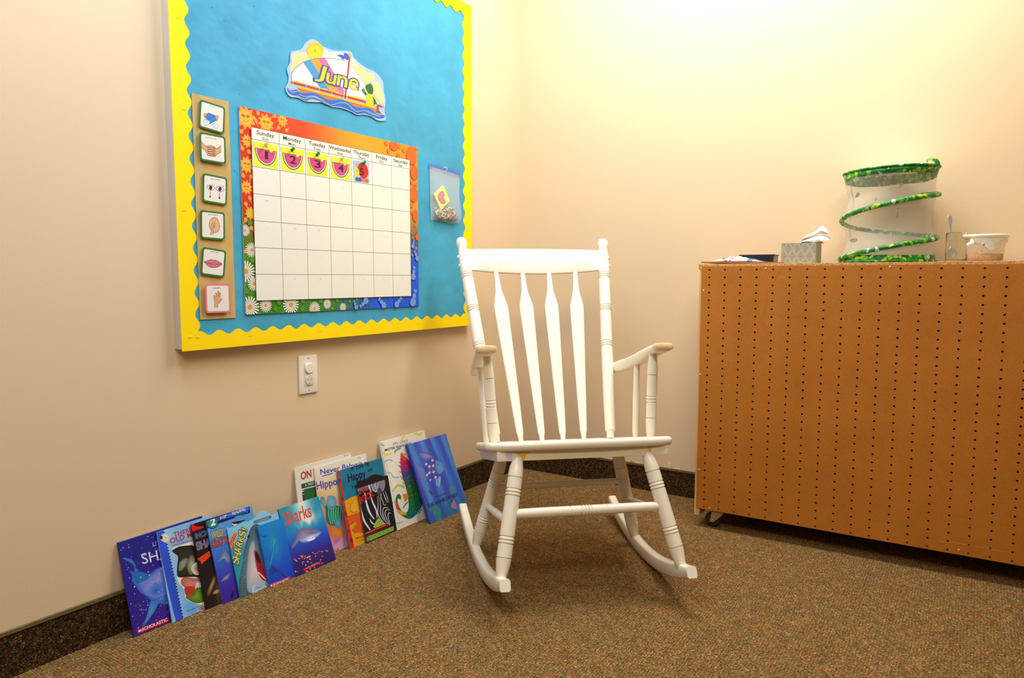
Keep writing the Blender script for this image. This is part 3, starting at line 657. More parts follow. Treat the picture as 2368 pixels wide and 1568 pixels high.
# ------------------------------------------------------------------ zip bag with spare cards and pins
M = wallM(BX+.003, -.6665, 1.068)
t = thing('zip_bag', 'clear zip bag of pins hanging at the right edge of the bulletin board', 'plastic bag', M)
BAG = mat('clear_bag_film', (.80, .84, .82), .16, .6, .5, 22, .02, 5, alpha=.22)
def bagf(u, v, s):
    w = .183+.004*math.sin(v*9); puff = (.022*math.sin(PI*min(1, v*1.02))**.28*math.sin(PI*u)**.3 if 0 < u < 1 and 0 < v < .98 else 0)
    puff *= (1.25-v)*1.1; x = .006+(w-.010)*u+.006*(1-v); z = .190*v+.0035*math.sin(u*7)*(1-v)-.012*(u-.5)*(v)
    return Vector((x, -.0015-(puff*(1.0 if s else .12)), z))
bm = bmesh.new()
for s_ in (0, 1):
    g = [[bm.verts.new(bagf(i/20, j/20, s_)+Vector((0, -.0004*s_, 0))) for i in range(21)] for j in range(21)]
    for j in range(20):
        for i in range(20): bm.faces.new((g[j][i], g[j][i+1], g[j+1][i+1], g[j+1][i]))
obj('bag_film', bm, BAG, t, smooth=True)
bm = bmesh.new()
for a, b, mi in ((.182, .197, 0), (.1775, .1800, 1), (.1815, .1835, 1)):
    r = [[bm.verts.new((.004+.186*u/12, -.0030-.0004*mi, z+.0035-.012*(u/12-.5))) for u in range(13)] for z in (a, b)]
    for u in range(12): bm.faces.new((r[0][u], r[0][u+1], r[1][u+1], r[1][u])).material_index = mi
obj('zip_strip', bm, [mat('blue_zip_film', (.05, .22, .62), .3, alpha=.7), mat('purple_zip_line', (.32, .16, .52), .3)], t)
bm = bmesh.new(); tube(bm, smooth_path([(.094, -.003, .181), (.094, -.008, .186), (.095, -.012, .193), (.090, -.010, .199), (.085, -.003, .199)], 4), .0012, 8)
obj('hook', bm, mat('pale_hook', (.85, .82, .75), .2, coat=.5), None, smooth=True).matrix_world = M
tag(bpy.data.objects['hook'], 'small clear hook holding up the zip bag', 'hook')
# watermelon card inside
Mc = M @ Matrix.Translation((.060, -.0095, .040)) @ Matrix.Rotation(-.62, 4, 'Y')
S = Sheet(Mc, .066, .066); S.poly([(0, 0), (.066, 0), (.066, .066), (0, .066)], YB, True)
S.curve([(.016, .052), (.012, .030), (.024, .012), (.044, .010), (.040, .030), (.052, .034), (.048, .052)], (60, 50, 40), True); S.curve([(.018, .050), (.015, .030), (.026, .015), (.042, .013), (.037, .032), (.049, .036), (.046, .050)], (236, 90, 140), True)
S.line([(.014, .040), (.044, .022)], .0015, (90, 60, 50), True)
o = S.build('date_card', GLOSS, None, (*slab(.066, .066, .006, .00002), (240, 232, 120))); o.matrix_world = Mc
tag(o, 'stack of spare yellow watermelon cards inside the zip bag', 'date card')
bm = bmesh.new(); PM = []
PC = [(.02, .35, .08), (.75, .55, .02), (.7, .06, .04), (.85, .82, .75), (.05, .10, .45), (.80, .70, .25), (.03, .28, .10), (.55, .05, .05), (.86, .84, .8), (.80, .45, .02)]
for i, c in enumerate(PC): PM.append(mat('pin_plastic_%d' % i, c, .25, coat=.3))
n_ = 0
while n_ < 230:
    x = random.uniform(.024, .160); zt = .020+.028*(1-((x-.09)/.1)**2)+.010*math.sin(x*70); z = random.uniform(.0100, max(.0105, zt))
    pf = -bagf((x-.010)/.173, z/.190, 1).y-.0015
    if pf < .0155: continue
    n_ += 1; y = random.uniform(-pf+.0060, -.0088)
    a = Vector((random.gauss(0, 1), random.gauss(0, .25), random.gauss(0, 1))).normalized()
    lathe(bm, Vector((x, y, z))-a*.004, Vector((x, y, z))+a*.004, [(0, .0026), (.3, .0026), (.45, .0015), (.7, .0015), (.8, .0024), (1, .0022)], 7, random.randrange(len(PC)))
o = obj('push_pins', bm, PM, None, smooth=True); o.matrix_world = M
tag(o, 'loose heap of coloured push pins in the bottom of the zip bag', 'push pins', kind='stuff')

# ================================================================== rocking chair
cx_, cy_, cz_, cyaw, ctilt = .7145, -.8526, .3858, .7501, .2265
MB = Matrix.Translation((0, 0, cz_)) @ Matrix.Rotation(-ctilt, 4, 'X')      # body frame (seat level) -> chair frame
chair = thing('rocking_chair', 'white painted wooden rocking chair with slatted back and worn armrests', 'rocking chair', Matrix.Translation((cx_, cy_, 0)) @ Matrix.Rotation(cyaw, 4, 'Z'))
def cpart(name, bm, m=CREAM, auto=.55, label=None):
    bmesh.ops.transform(bm, matrix=MB, verts=bm.verts)
    o = obj(name, bm, m, chair, auto=auto)
    if label: o['label'] = label
    return o
def groove(t, r, d=.003, w=.004): return [(t-w, r), (t-w*.45, r-d), (t+w*.45, r-d), (t+w, r)]
def beads(t, r, L, n=2):       # n rings of 8 mm
    out = []; w = .0085/L; t0 = t-w*n/2; out += [(t0-.003/L, r), (t0-.001/L, r-.003)]
    for k in range(n):
        c = t0+w*(k+.5); out += [(c-w*.42, r-.0015), (c-w*.2, r+.0006), (c+w*.2, r+.0006), (c+w*.42, r-.0015), (c+w*.5, r-.0032)]
    out += [(t0+w*n+.002/L, r)]; return out
BXT, BYT, BZT = .2596, .3770, .7024; BXB, BYB = .1864, .1755
def post(s, z): k = z/BZT; return Vector((s*(BXB+(BXT-BXB)*k), BYB+(BYT-BYB)*k, z))
def rail_y(x, z): return BYB+(BYT-BYB)*z/BZT+.016*(1-(x/.25)**2)
# seat
def seat_outline(k=1.0):
    P = []
    for x, y in ((-.235, .232), (0, .236), (.235, .232)): P.append((x, y))
    P += [(.248, .215), (.256, .05), (.261, -.10), (.259, -.16), (.240, -.190), (.18, -.205), (0, -.212), (-.18, -.205), (-.240, -.190), (-.259, -.16), (-.261, -.10), (-.256, .05), (-.248, .215)]
    return P
bm = bmesh.new(); SO = seat_outline(); T = .024
def ring(off, z): return [bm.verts.new((x*(1-off/.26), (y-.01)*(1-off/.21)+.01, z)) for x, y in Q]
Q = [(v.x, v.y) for v in smooth_path([(*p, 0) for p in SO+[SO[0]]], 5)][:-1]
R_ = [ring(.10, -.004), ring(.05, -.002), ring(.008, 0), ring(.002, -.003), ring(0, -.010), ring(.001, -.018), ring(.006, -T), ring(.10, -T)]
for a, b in zip(R_, R_[1:]):
    for k in range(len(Q)): bm.faces.new((a[k], a[(k+1) % len(Q)], b[(k+1) % len(Q)], b[k]))
bm.faces.new(R_[0]); bm.faces.new(R_[-1][::-1]); cpart('seat', bm, auto=.9)
# box frame under the seat, with old glue runs
GLUE = mat('yellowed_glue', (.80, .52, .10), .3, .5, .2, 60, .2, 40); LIL = mat('lilac_scuff', (.62, .60, .74), .4)
bm = bmesh.new()
box(bm, (-.236, -.186, -.050), (.236, -.160, -T+.0005), .003); box(bm, (-.236, .185, -.050), (.236, .205, -T+.0005), .003)
box(bm, (-.236, -.162, -.050), (-.214, .188, -T+.0005), .003); box(bm, (.214, -.162, -.050), (.236, .188, -T+.0005), .003)
box(bm, (-.2, -.162, -.046), (.2, .188, -.030))
def stain(P, y, mi):
    f = bm.faces.new([bm.verts.new((x, y, z)) for x, z in P]); f.material_index = mi
stain([(-.188, -.027), (-.150, -.026), (-.155, -.033), (-.160, -.037), (-.163, -.049), (-.170, -.0495), (-.171, -.041), (-.178, -.036)], -.1866, 1)
stain([(.176, -.026), (.190, -.026), (.188, -.034), (.186, -.049), (.178, -.0495), (.181, -.038)], -.1866, 1)
stain([(-.212, -.027), (-.196, -.027), (-.196, -.046), (-.212, -.046)], -.1866, 2)
cpart('seat_frame', bm, [CREAM, GLUE, LIL], auto=.5)
# back posts
for s in (-1, 1):
    bm = bmesh.new(); A, B_ = post(s, -.004), post(s, BZT+.018); L = (B_-A).length
    def tt(z): return (z+.004)/(BZT+.022)
    r = .0202
    prof = [(0, .0120), (tt(.018), .0130), (tt(.022), .0165), (tt(.10), .0192), (tt(.22), r)]
    for z in (.448, .636, .815*BZT/.7+.006 if 0 else .572): pass
    prof += beads(tt(.316), r, L)+[(tt(.33), r), (tt(.43), r)]+beads(tt(.448), r, L)+[(tt(.47), r), (tt(.555), r)]+beads(tt(.572), r, L)+[(tt(.60), r), (tt(.640), .0195), (tt(.665), .0170), (tt(.676), .0155), (tt(.681), .0152), (tt(.686), .0168), (tt(.692), .0188), (tt(.700), .0196), (tt(.708), .0186), (tt(.716), .0140), (tt(.7195), .008), (1, .002)]
    prof.sort(key=lambda q: q[0]); lathe(bm, A, B_, prof); cpart('back_post', bm)
    for z in (.645, .612):
        p = post(s, z); bm = bmesh.new(); lathe(bm, p+Vector((s*.017, 0, 0)), p+Vector((s*.0245, 0, 0)), [(0, .0065), (.5, .0065), (.9, .004), (1, .002)], 14); cpart('screw_cap', bm)
# crest rail
bm = bmesh.new(); pts = []; secs = []
for i in range(33):
    x = -.246+.492*i/32; k = 1-(x/.246)**2; zt = .674+.008*k; zb = .596-.012*k; zm = (zt+zb)/2; h = (zt-zb)/2; y = rail_y(x, zm); dy = (BYT-BYB)/BZT
    pts.append((x, y, zm)); secs.append([(0, a*.0085+dy*b*h, b*h) for a, b in ((-1, -.96), (-.8, -1), (.8, -1), (1, -.96), (1, .9), (.75, 1), (-.75, 1), (-1, .9))])
sweep(bm, pts, secs); cpart('top_rail', bm, auto=.9)
# four back slats
for k in (-1.5, -.5, .5, 1.5):
    a = Vector((k*.0688, .1976, -.004)); b = Vector((k*.0958, rail_y(k*.0958, .59), .592)); d = b-a
    prof = [(0, .007, .007), (.03, .0085, .008), (.05, .0115, .008), (.20, .0150, .0075), (.40, .0185, .007), (.60, .0222, .0068), (.755, .0245, .0066), (.785, .0243, .0066), (.83, .0180, .007), (.875, .0118, .0075), (.93, .0095, .008), (1, .0085, .008)]
    P = [a+d*q[0] for q in prof]; secs = []
    for t_, w_, th in prof: secs.append([(w_*math.copysign(abs(math.cos(u))**.55, math.cos(u)), th*math.copysign(abs(math.sin(u))**.8, math.sin(u)), 0) for u in [2*PI*j/20+.001 for j in range(20)]])
    bm = bmesh.new(); sweep(bm, P, secs); cpart('back_slat', bm, auto=.8)
# arms, arm posts, arm spindles
for s in (-1, 1):
    path = [(.240, .262, .2330, .013, .0165), (.243, .20, .2335, .015, .0185), (.247, .12, .2340, .018, .0180), (.249, .04, .2380, .021, .0165), (.250, -.04, .2440, .024, .0145), (.251, -.10, .2485, .026, .0125), (.252, -.14, .2500, .0275, .0115), (.252, -.166, .2505, .0275, .0108), (.252, -.171, .2505, .0255, .0085)]
    bm = bmesh.new(); sp = smooth_path([q[:3] for q in path], 4); sw = smooth_path([(q[3], q[4], 0) for q in path], 4)
    pts = [(s*p.x, p.y, p.z) for p in sp]
    secs = [[(w_.x*math.copysign(abs(math.cos(u))**.45, math.cos(u)), 0, w_.y*math.copysign(abs(math.sin(u))**.6, math.sin(u))) for u in [2*PI*j/20+.001 for j in range(20)]] for w_ in sw]
    sweep(bm, pts, secs)
    for f in bm.faces:
        c = f.calc_center_median()
        if c.y < -.1705: f.material_index = 2
        elif c.y < -.150: f.material_index = 1
    W2 = mat('rubbed_cream_wood', (.74, .54, .34), .5, .3, .1, 60, .3, 90)
    cpart('armrest', bm, [CREAM, W2, BARE], auto=.8)
    a, b = Vector((s*.2296, -.0743-.035, -.004)), Vector((s*.2433, -.102-.035, .243)); L = (b-a).length; r = .0150
    a, b = Vector((s*.2296, -.0743, -.004)), Vector((s*.2433, -.102, .243))
    prof = [(0, .010), (.04, .0115), (.07, .0135), (.20, r)]+groove(.235, r)+[(.30, r)]+beads(.45, r, L)+[(.52, r), (.66, r)]+groove(.735, r)+[(.80, .0148), (.92, .0122), (1, .011)]
    bm = bmesh.new(); lathe(bm, a, b, prof); cpart('arm_post', bm)
    bm = bmesh.new(); lathe(bm, (s*.2315, .0645, -.004), (s*.2459, .0458, .240), [(0, .0075), (.03, .008), (.06, .0098), (.5, .0103), (1, .0088)], 20); cpart('arm_spindle', bm)
# legs
FR_T, FR_B = (.1794, -.1767), (.243, -.217, -.3441); RR_T, RR_B = (.1802, .0928), (.2599, .2067, -.3203)
LEGS = {}
for nm, (tx, ty), (bx_, by_, bz_) in (('f', FR_T, FR_B), ('r', RR_T, RR_B)):
    for s in (-1, 1):
        a, b = Vector((s*tx, ty, -.042)), Vector((s*bx_, by_, bz_-.008)); L = (b-a).length; r = .0196; LEGS[nm, s] = (a, b)
        prof = [(0, .0115), (.02, .0145), (.08, .0182), (.13, r)]+groove(.16, r)+[(.20, r)]+beads(.285, r, L)+[(.33, r), (.61, r)]+beads(.665, r, L)+[(.71, r), (.76, r)]+groove(.80, r)+[(.84, .0190), (.91, .0160), (.97, .0122), (1, .0105)]
        bm = bmesh.new(); lathe(bm, a, b, prof); cpart('leg', bm)
# stretchers
def lerp(q, t_): return q[0]+(q[1]-q[0])*t_
a, b = lerp(LEGS['f', -1], .46), lerp(LEGS['f', 1], .46); L = (b-a).length; r = .0134
bm = bmesh.new(); lathe(bm, a, b, [(0, .0108), (.05, .0126), (.2, r), (.36, r)]+groove(.385, r, .002)+[(.42, r)]+beads(.49, r, L, 3)+[(.55, r)]+groove(.62, r, .002)+[(.66, r), (.85, .0130), (.96, .0118), (1, .010)], 22); cpart('stretcher', bm)
a, b = lerp(LEGS['r', -1], .33), lerp(LEGS['r', 1], .33)
bm = bmesh.new(); lathe(bm, a, b, [(0, .0085), (.1, .0095), (.5, .0105), (.9, .0095), (1, .0085)], 18); cpart('stretcher', bm)
for s in (-1, 1):
    a, b = lerp(LEGS['f', s], .53), lerp(LEGS['r', s], .53)
    bm = bmesh.new(); lathe(bm, a, b, [(0, .0085), (.1, .0095), (.5, .0115), (.9, .0095), (1, .0085)], 18); cpart('stretcher', bm)
# rockers
RZ0, RY0, RK = -.3560, -.0616, .495
for s in (-1, 1):
    bm = bmesh.new(); pts = []; secs = []; n = 36
    for i in range(n+1):
        y = -.282+(.468+.282)*i/n; z = RZ0+RK*(y-RY0)**2; x = s*(.243+(.2599-.243)*(y+.217)/.4237)
        hf = .0155; up_, dn = .011, -.0265
        if i < 3: dn = -.020-.0055*i/3; z -= (3-i)*.0022; up_ = .009
        if i > n-3: up_ = .008; dn = -.0225
        sl = 2*RK*(y-RY0); nv = Vector((0, -sl, 1)).normalized()
        pts.append((x, y, z)); q = []
        for a_, b_ in ((-1, dn+.004), (-.75, dn), (.75, dn), (1, dn+.004), (1, up_-.004), (.75, up_), (-.75, up_), (-1, up_-.004)): q.append(Vector((a_*.0135, 0, 0))+nv*b_)
        secs.append(q)
    sweep(bm, pts, secs); cpart('rocker', bm, auto=.9)

# ================================================================== books leaning along the left wall
def book(yl, w, h, xb, xt, fr, art, label, t=.004, hard=False, bg=(200, 200, 200), roll=0, spine=None, outline=None, back=None):
    lean = math.asin((xb-xt)/h); M = wallM(xb, yl, .0005 + (0 if roll >= 0 else 0), lean, 0, roll)
    if roll: M = Matrix.Translation((0, 0, abs(math.sin(roll))*(w if roll < 0 else 0)+0)) @ M
    root = thing('picture_book', label, 'book', M, 'picture books leaning along the left wall')
    S = Sheet(M, w, h, fr); art(S)
    ct = .0018 if hard else .0005
    P = outline or [(0, 0), (w, 0), (w, h), (0, h)]
    if outline: V, F = prism(P, ct, .00002); S.build('front_cover', GLOSS, root, (V, F, bg))
    else: S.build('front_cover', GLOSS, root, (*slab(w, h, ct, .00002), bg))
    bm = bmesh.new(); box(bm, (0, t-ct, 0), (w, t, h if not outline else h*.86)); box(bm, (-.0004, .00002, 0), (.0002, t, h if not outline else h*.86)) ; o = obj('back_cover', bm, mat('back_cover_%02d' % len(bpy.data.materials), pc(back or bg), .4), root)
    k = .003 if hard else .0006
    bm = bmesh.new(); box(bm, (.0004, ct+.0001, k), (w-k, t-ct-.0001, (h if not outline else h*.86)-k)); obj('pages', bm, PAGES, root)
    return root
ZK = frame(260, 1150, 4.612); ZL = frame(430, 1150, 6.272); ZM = frame(660, 970, 4.75); ZN = frame(850, 970, 5.6); ZO = frame(360, 1170, 6.533); ZP = frame(760, 1040, 6.531); ZQ = frame(640, 1130, 7.464)
WHT = (252, 248, 240); RDB = (226, 22, 34)
def stars(S, n, u0, v0, u1, v1, seed):
    rr = random.Random(seed); S.up()
    for i in range(n):
        r = rr.uniform(.0005, .0018)*(1.6 if rr.random() < .12 else 1); S.ell((S.w*rr.uniform(u0, u1), S.h*rr.uniform(v0, v1)), r, r, rr.choice(((150, 180, 240), (210, 220, 255), (100, 140, 230))), loc=True, n=7, same=True)
def band(S, a, b, c, t, p0, p1, p2):   # red publisher's band with white lettering
    d = (b[0]+c[0]-a[0], b[1]+c[1]-a[1]); S.poly([a, b, d, c], RDB); 
    L0 = tuple(a[i]+(b[i]-a[i])*.04+(c[i]-a[i])*.3 for i in (0, 1)); L1 = tuple(a[i]+(b[i]-a[i])*.13+(c[i]-a[i])*.3 for i in (0, 1)); L2 = tuple(L1[i]+(c[i]-a[i])*.42 for i in (0, 1)); L3 = tuple(L0[i]+(c[i]-a[i])*.42 for i in (0, 1))
    S.poly([L0, L1, L2, L3], WHT); S.text(t, p0, p1, p2, WHT, .01)
# 1 deep blue shark book
def a1(S):
    S.grid(lambda u, v: mixc((58, 28, 140), (30, 30, 130), v+.3*nz(u*3, v*3)), 24, 24); stars(S, 170, .02, .03, .9, .97, 3)
    for P, c0, c1 in (([(105, 652), (160, 648), (210, 668), (245, 720), (262, 770), (300, 785), (270, 790), (235, 800), (232, 730), (190, 690)], (40, 130, 200), (50, 110, 200)),
                      ([(178, 795), (210, 790), (300, 800), (350, 840), (420, 800), (535, 735), (580, 900), (610, 1100), (600, 1135), (520, 1140), (440, 1120), (360, 1060), (290, 1010), (250, 950), (210, 900), (205, 820)], (150, 150, 220), (26, 96, 190)),
                      ([(340, 905), (440, 820), (530, 745), (560, 860), (590, 1000), (560, 1040), (430, 1060), (330, 1010)], (172, 160, 214), (100, 130, 214)),
                      ([(430, 920), (520, 900), (560, 1000), (510, 1060), (430, 1070), (370, 1020)], (30, 90, 200), (110, 140, 220)),
                      ([(230, 810), (340, 800), (390, 860), (300, 910), (262, 920)], (20, 130, 160), (30, 100, 190)),
                      ([(405, 1110), (490, 1100), (470, 1180), (400, 1290), (340, 1370), (320, 1370), (370, 1250)], (90, 160, 220), (40, 110, 200))):
        S.blob([S_ for S_ in sm2(P)], c0, c1)
    stars(S, 40, .1, .2, .6, .6, 8)
    S.text('LITTLE', (432, 526), (600, 478), (428, 480), (190, 196, 230), 0); S.text('SHARK', (322, 714), (800, 596), (300, 606), (240, 236, 240), .0)
    band(S, (265, 1458), (602, 1322), (262, 1415), 'SCHOLASTIC', (315, 1428), (590, 1316), (309, 1396))
def sm2(P, n=4):
    m = len(P); out = []
    for i in range(m):
        a, b, c, d = [Vector(q) for q in (P[i-1], P[i], P[(i+1) % m], P[(i+2) % m])]
        for k in range(n): t = k/n; v = .5*((2*b)+(c-a)*t+(2*a-5*b+4*c-d)*t*t+(3*b-a-3*c+d)*t**3); out.append((v.x, v.y))
    return out
book(-1.7935, .222, .229, .057, .0062, ZK, a1, 'dark blue book with a glowing shark and SHARK title, leftmost of the books', bg=(44, 34, 130), roll=.012)
# 2 pale blue book with a spine band
def a2(S):
    S.grid(lambda u, v: mixc((110, 176, 224), (176, 214, 232), .5+.8*nz(u*4, v*5)), 24, 30)
    sp = [(465, 370), (548, 350), (610, 600), (690, 960), (760, 1300), (680, 1345), (610, 1060)]
    S.poly(sp, lambda a, b: tuple(c*(1+.25*nz(a*90, b*60)) for c in (44, 84, 206)))
    for i in range(60): t = i/59; S.ell((552+t*208, 360+t*945), 5, 7, (20, 24, 60) if i % 2 else (200, 220, 250), n=8, same=i > 0)
    S.poly(sm2([(640, 560), (700, 600), (690, 760), (700, 900), (760, 980), (780, 1080), (850, 1120), (960, 1150), (1010, 1130), (1000, 500), (700, 520)]), (250, 240, 206))
    S.blob(sm2([(635, 572), (700, 530), (800, 515), (870, 525), (960, 700), (960, 850), (880, 850), (800, 850), (700, 850), (688, 760), (700, 640), (670, 600)]), (60, 56, 44), (26, 26, 24))
    S.blob(sm2([(705, 770), (720, 690), (770, 650), (802, 662), (780, 730), (730, 785)]), (150, 160, 130), (110, 124, 100)); S.blob(sm2([(790, 730), (830, 620), (880, 650), (880, 780), (830, 830)]), (190, 180, 130), (90, 90, 60))
    S.blob(sm2([(840, 760), (880, 700), (960, 700), (960, 810), (880, 825)]), (170, 90, 70), (240, 226, 206))
    S.blob(sm2([(732, 880), (780, 850), (880, 865), (930, 850), (950, 900), (890, 930), (880, 990), (840, 1060), (790, 1040), (775, 970), (735, 930)]), (236, 140, 124), (190, 96, 80)); S.curve([(775, 960), (850, 950), (880, 1010), (800, 1060), (770, 1010)], (196, 60, 40))
    S.blob(sm2([(780, 1060), (850, 1040), (900, 960), (960, 975), (985, 1060), (975, 1110), (900, 1130), (820, 1100)]), (130, 166, 40), (80, 110, 24)); S.blob(sm2([(890, 910), (925, 900), (925, 965), (890, 950)]), (250, 240, 230), (200, 190, 180))
    S.blob(sm2([(505, 430), (530, 395), (575, 385), (606, 420), (600, 470), (560, 482), (520, 460)]), (250, 240, 214), (226, 210, 180)); S.curve([(505, 440), (515, 410), (535, 420), (530, 450)], (30, 26, 30)); S.line([(550, 425), (575, 430), (560, 445)], .0010, (40, 36, 40))
    S.text('THERE WAS', (655, 420), (1010, 322), (648, 375), (206, 24, 40), .014); S.text('OLD MAN', (618, 495), (960, 390), (606, 440), (206, 24, 40), .016); S.text('WHO SWALLOWED', (628, 528), (950, 438), (624, 508), (196, 40, 60), .01)
    S.text('by Lucille Colandro', (800, 1220), (960, 1152), (797, 1206), (40, 50, 80), 0); band(S, (930, 1202), (1035, 1166), (926, 1176), 'SCH', (960, 1186), (1005, 1168), (957, 1172))
book(-1.7020, .1500, .2285, .066, .0125, ZK, a2, 'pale blue book with red THERE title and blue spine, second from the left', bg=(120, 180, 220))
# 3 black shark book
def a3(S):
    S.grid(lambda u, v: mixc((22, 14, 14), (140, 96, 44), max(0, gauss(u, v, .33, .16, .09, .22)+.2*gauss(u, v, .5, .1, .3, .2))), 40, 50)
    S.poly([(490, 265), (720, 200), (720, 330), (520, 400)], (232, 20, 26)); S.blob(sm2([(572, 290), (620, 250), (710, 200), (760, 220), (720, 300), (640, 310)]), (24, 14, 14), (24, 14, 14))
    S.blob(sm2([(860, 1330), (900, 1270), (970, 1250), (990, 1280), (940, 1320)]), (230, 206, 130), (150, 96, 40)); S.blob(sm2([(770, 1330), (820, 1180), (890, 1040), (920, 1080), (880, 1200), (810, 1360)]), (200, 150, 80), (60, 36, 20))
    for c, b in (((120, 150, 210), .04), ((46, 52, 90), .0)): S.text('INCREDIBLE', (608, 498), (1010, 366), (596, 424), c, b)
    for c, b in (((220, 120, 90), .055), ((24, 124, 200), .02)): S.text('SHARKS', (632, 668), (1040, 522), (608, 560), c, b)
    S.poly([(632, 800), (808, 680), (832, 755), (690, 885), (680, 838), (650, 822)], (250, 66, 20)); S.text('There is', (690, 828), (812, 745), (678, 790), (220, 30, 10), .01)
book(-1.6150, .1480, .2235, .0725, .0200, ZO, a3, 'black book with a red corner and orange tag, tucked behind a reader book', t=.0035, bg=(26, 16, 16))
# 4 early reader
def a4(S):
    S.grid(lambda u, v: ramp([(0, (66, 30, 146)), (.25, (64, 46, 172)), (.5, (52, 96, 196)), (.75, (70, 146, 214)), (1, (96, 164, 220))], v+.06*nz(u*3, v*3)), 16, 30)
    S.poly([(240, 330), (912, 75), (932, 225), (480, 380), (275, 475)], (20, 16, 66)); S.poly([(250, 378), (880, 118), (905, 205), (470, 345), (262, 425)], (24, 92, 214)); S.poly([(858, 105), (878, 98), (920, 155), (888, 232), (868, 222)], (20, 100, 236))
    S.ell((380, 368), 88, 92, (20, 16, 66), n=28); S.ell((380, 365), 80, 84, (34, 140, 118), n=28); S.text('2', (364, 415), (425, 396), (358, 318), WHT, .04)
    S.text('STEP', (497, 322), (592, 288), (490, 268), WHT, .02); S.text('INTO', (600, 278), (660, 256), (598, 252), (150, 190, 240), 0); S.text('READING', (672, 258), (862, 190), (664, 206), WHT, .02)
    S.poly([(700, 280), (860, 235), (862, 258), (705, 310)], (36, 132, 110)); S.text('SCIENCE', (718, 299), (800, 273), (716, 286), (220, 236, 230), 0)
    S.curve([(652, 375), (720, 350), (800, 340), (860, 322), (830, 350), (760, 380), (740, 410), (700, 420), (670, 400)], (28, 24, 40)); S.curve([(655, 378), (700, 390), (745, 385), (735, 408), (700, 418)], (240, 230, 220))
    for c, b in (((60, 40, 20), .05), ((252, 206, 20), .008)): S.text('WILD', (372, 606), (535, 556), (362, 500), c, b)
    for c, b in (((90, 20, 20), .05), ((240, 64, 30), .008)): S.text('KRATTS', (376, 742), (620, 668), (364, 634), c, b)
    S.blob(sm2([(460, 945), (500, 860), (560, 760), (600, 800), (640, 900), (610, 960), (560, 900), (520, 905)]), (150, 160, 170), (96, 120, 150)); S.blob(sm2([(505, 1225), (560, 1150), (625, 1105), (640, 1120), (600, 1190), (560, 1210)]), (170, 166, 170), (110, 90, 160)); S.curve([(650, 1460), (660, 1390), (690, 1350), (690, 1420), (670, 1466)], (20, 16, 60))
book(-1.5705, .1420, .2225, .0810, .0262, ZL, a4, 'blue early reader book with a green number 2 circle', t=.004, bg=(64, 90, 180), roll=.03)
# 5 die-cut shark book
w5, h5 = .166, .186
M5 = wallM(.0890, -1.5240, .0005, math.asin((.0890-.0390)/h5)); S5 = Sheet(M5, w5, h5, ZL)
o5 = [S5.px(*p) for p in ((798, 1478), (488, 468), (520, 448), (560, 440), (620, 445), (730, 420), (780, 385), (840, 352), (905, 350), (960, 315), (1000, 290), (1040, 235), (1085, 200), (1150, 196), (1200, 222), (1235, 262), (1270, 238))]
o5 = [(max(0, a), max(0, b)) for a, b in o5]; o5[0] = (0, 0); o5[1] = (0, o5[1][1]); o5 += [(w5, o5[-1][1]), (w5, 0)]; o5.reverse()
def a5(S):
    S.clip = False
    P = o5[::-1]; S.poly(P, lambda a, b: ramp([(0, (30, 140, 156)), (.55, (40, 156, 170)), (.72, (60, 160, 176)), (.76, (130, 196, 214)), (1, (140, 204, 220))], b/S.h), True)
    S.clip = True
    S.grid(lambda u, v: ramp([(0, (30, 146, 160)), (.5, (36, 160, 170)), (.74, (60, 168, 180)), (.80, (132, 198, 214)), (1, (140, 204, 220))], v+.05*nz(u*6, v*26)), 24, 34, rect=(0, 0, S.w*.98, h5*.84))
    S.blob(sm2([(985, 380), (1010, 300), (1060, 235), (1100, 208), (1150, 205), (1200, 235), (1240, 300), (1120, 350)]), (150, 170, 160), (62, 110, 112), )
    S.blob(sm2([(790, 1460), (770, 1250), (810, 1000), (840, 780), (900, 560), (960, 420), (1060, 400), (1180, 600), (1240, 1300), (1000, 1380), (860, 1440)]), (110, 140, 146), (66, 92, 104))
    S.blob(sm2([(900, 1360), (880, 1150), (900, 900), (930, 700), (985, 640), (1010, 800), (1060, 1050), (1180, 1240), (1180, 1310), (1000, 1380)]), (240, 214, 196), (160, 170, 176))
    S.blob(sm2([(985, 760), (1030, 820), (1080, 900), (1150, 1060), (1170, 1200), (1110, 1200), (1050, 1110), (1010, 960)]), (120, 16, 30), (206, 50, 56)); S.blob(sm2([(1000, 800), (1040, 800), (1090, 940), (1060, 960), (1020, 900)]), (20, 10, 14), (90, 10, 20))
    for i in range(12): t = i/11; S.ell((1050+t*105, 1090+t*100), 7, 12, (250, 240, 230), n=6, same=i > 0)
    S.blob(sm2([(960, 1340), (990, 1270), (1060, 1290), (1140, 1280), (1190, 1320), (1080, 1380), (980, 1420)]), (60, 150, 180), (200, 226, 230)); S.ell((908, 570), 16, 24, (30, 30, 36))
    S.up()
    for i in range(46): S.ell((random.uniform(790, 900), random.uniform(850, 1420)), 2.4, 7, (180, 200, 206), n=6, same=True)
    S.poly([(608, 760), (622, 690), (655, 600), (700, 515), (748, 512), (700, 640), (680, 772)], (232, 74, 30))
    S.text('ABOUT THE', (650, 765), (732, 518), (625, 752), (250, 200, 40), 0)
    for c, b in (((20, 60, 110), .06), ((254, 222, 40), .012)):
        for ch, p0, p1, p2 in (('S', (765, 985), (765, 900), (665, 950)), ('H', (775, 905), (800, 825), (672, 868)), ('A', (808, 830), (800, 745), (700, 790)), ('R', (808, 735), (826, 665), (720, 690)), ('K', (826, 660), (850, 585), (745, 620)), ('S', (862, 590), (868, 505), (765, 555)), ('!', (880, 500), (886, 478), (806, 462))): S.text(ch, p0, p1, p2, c, b)
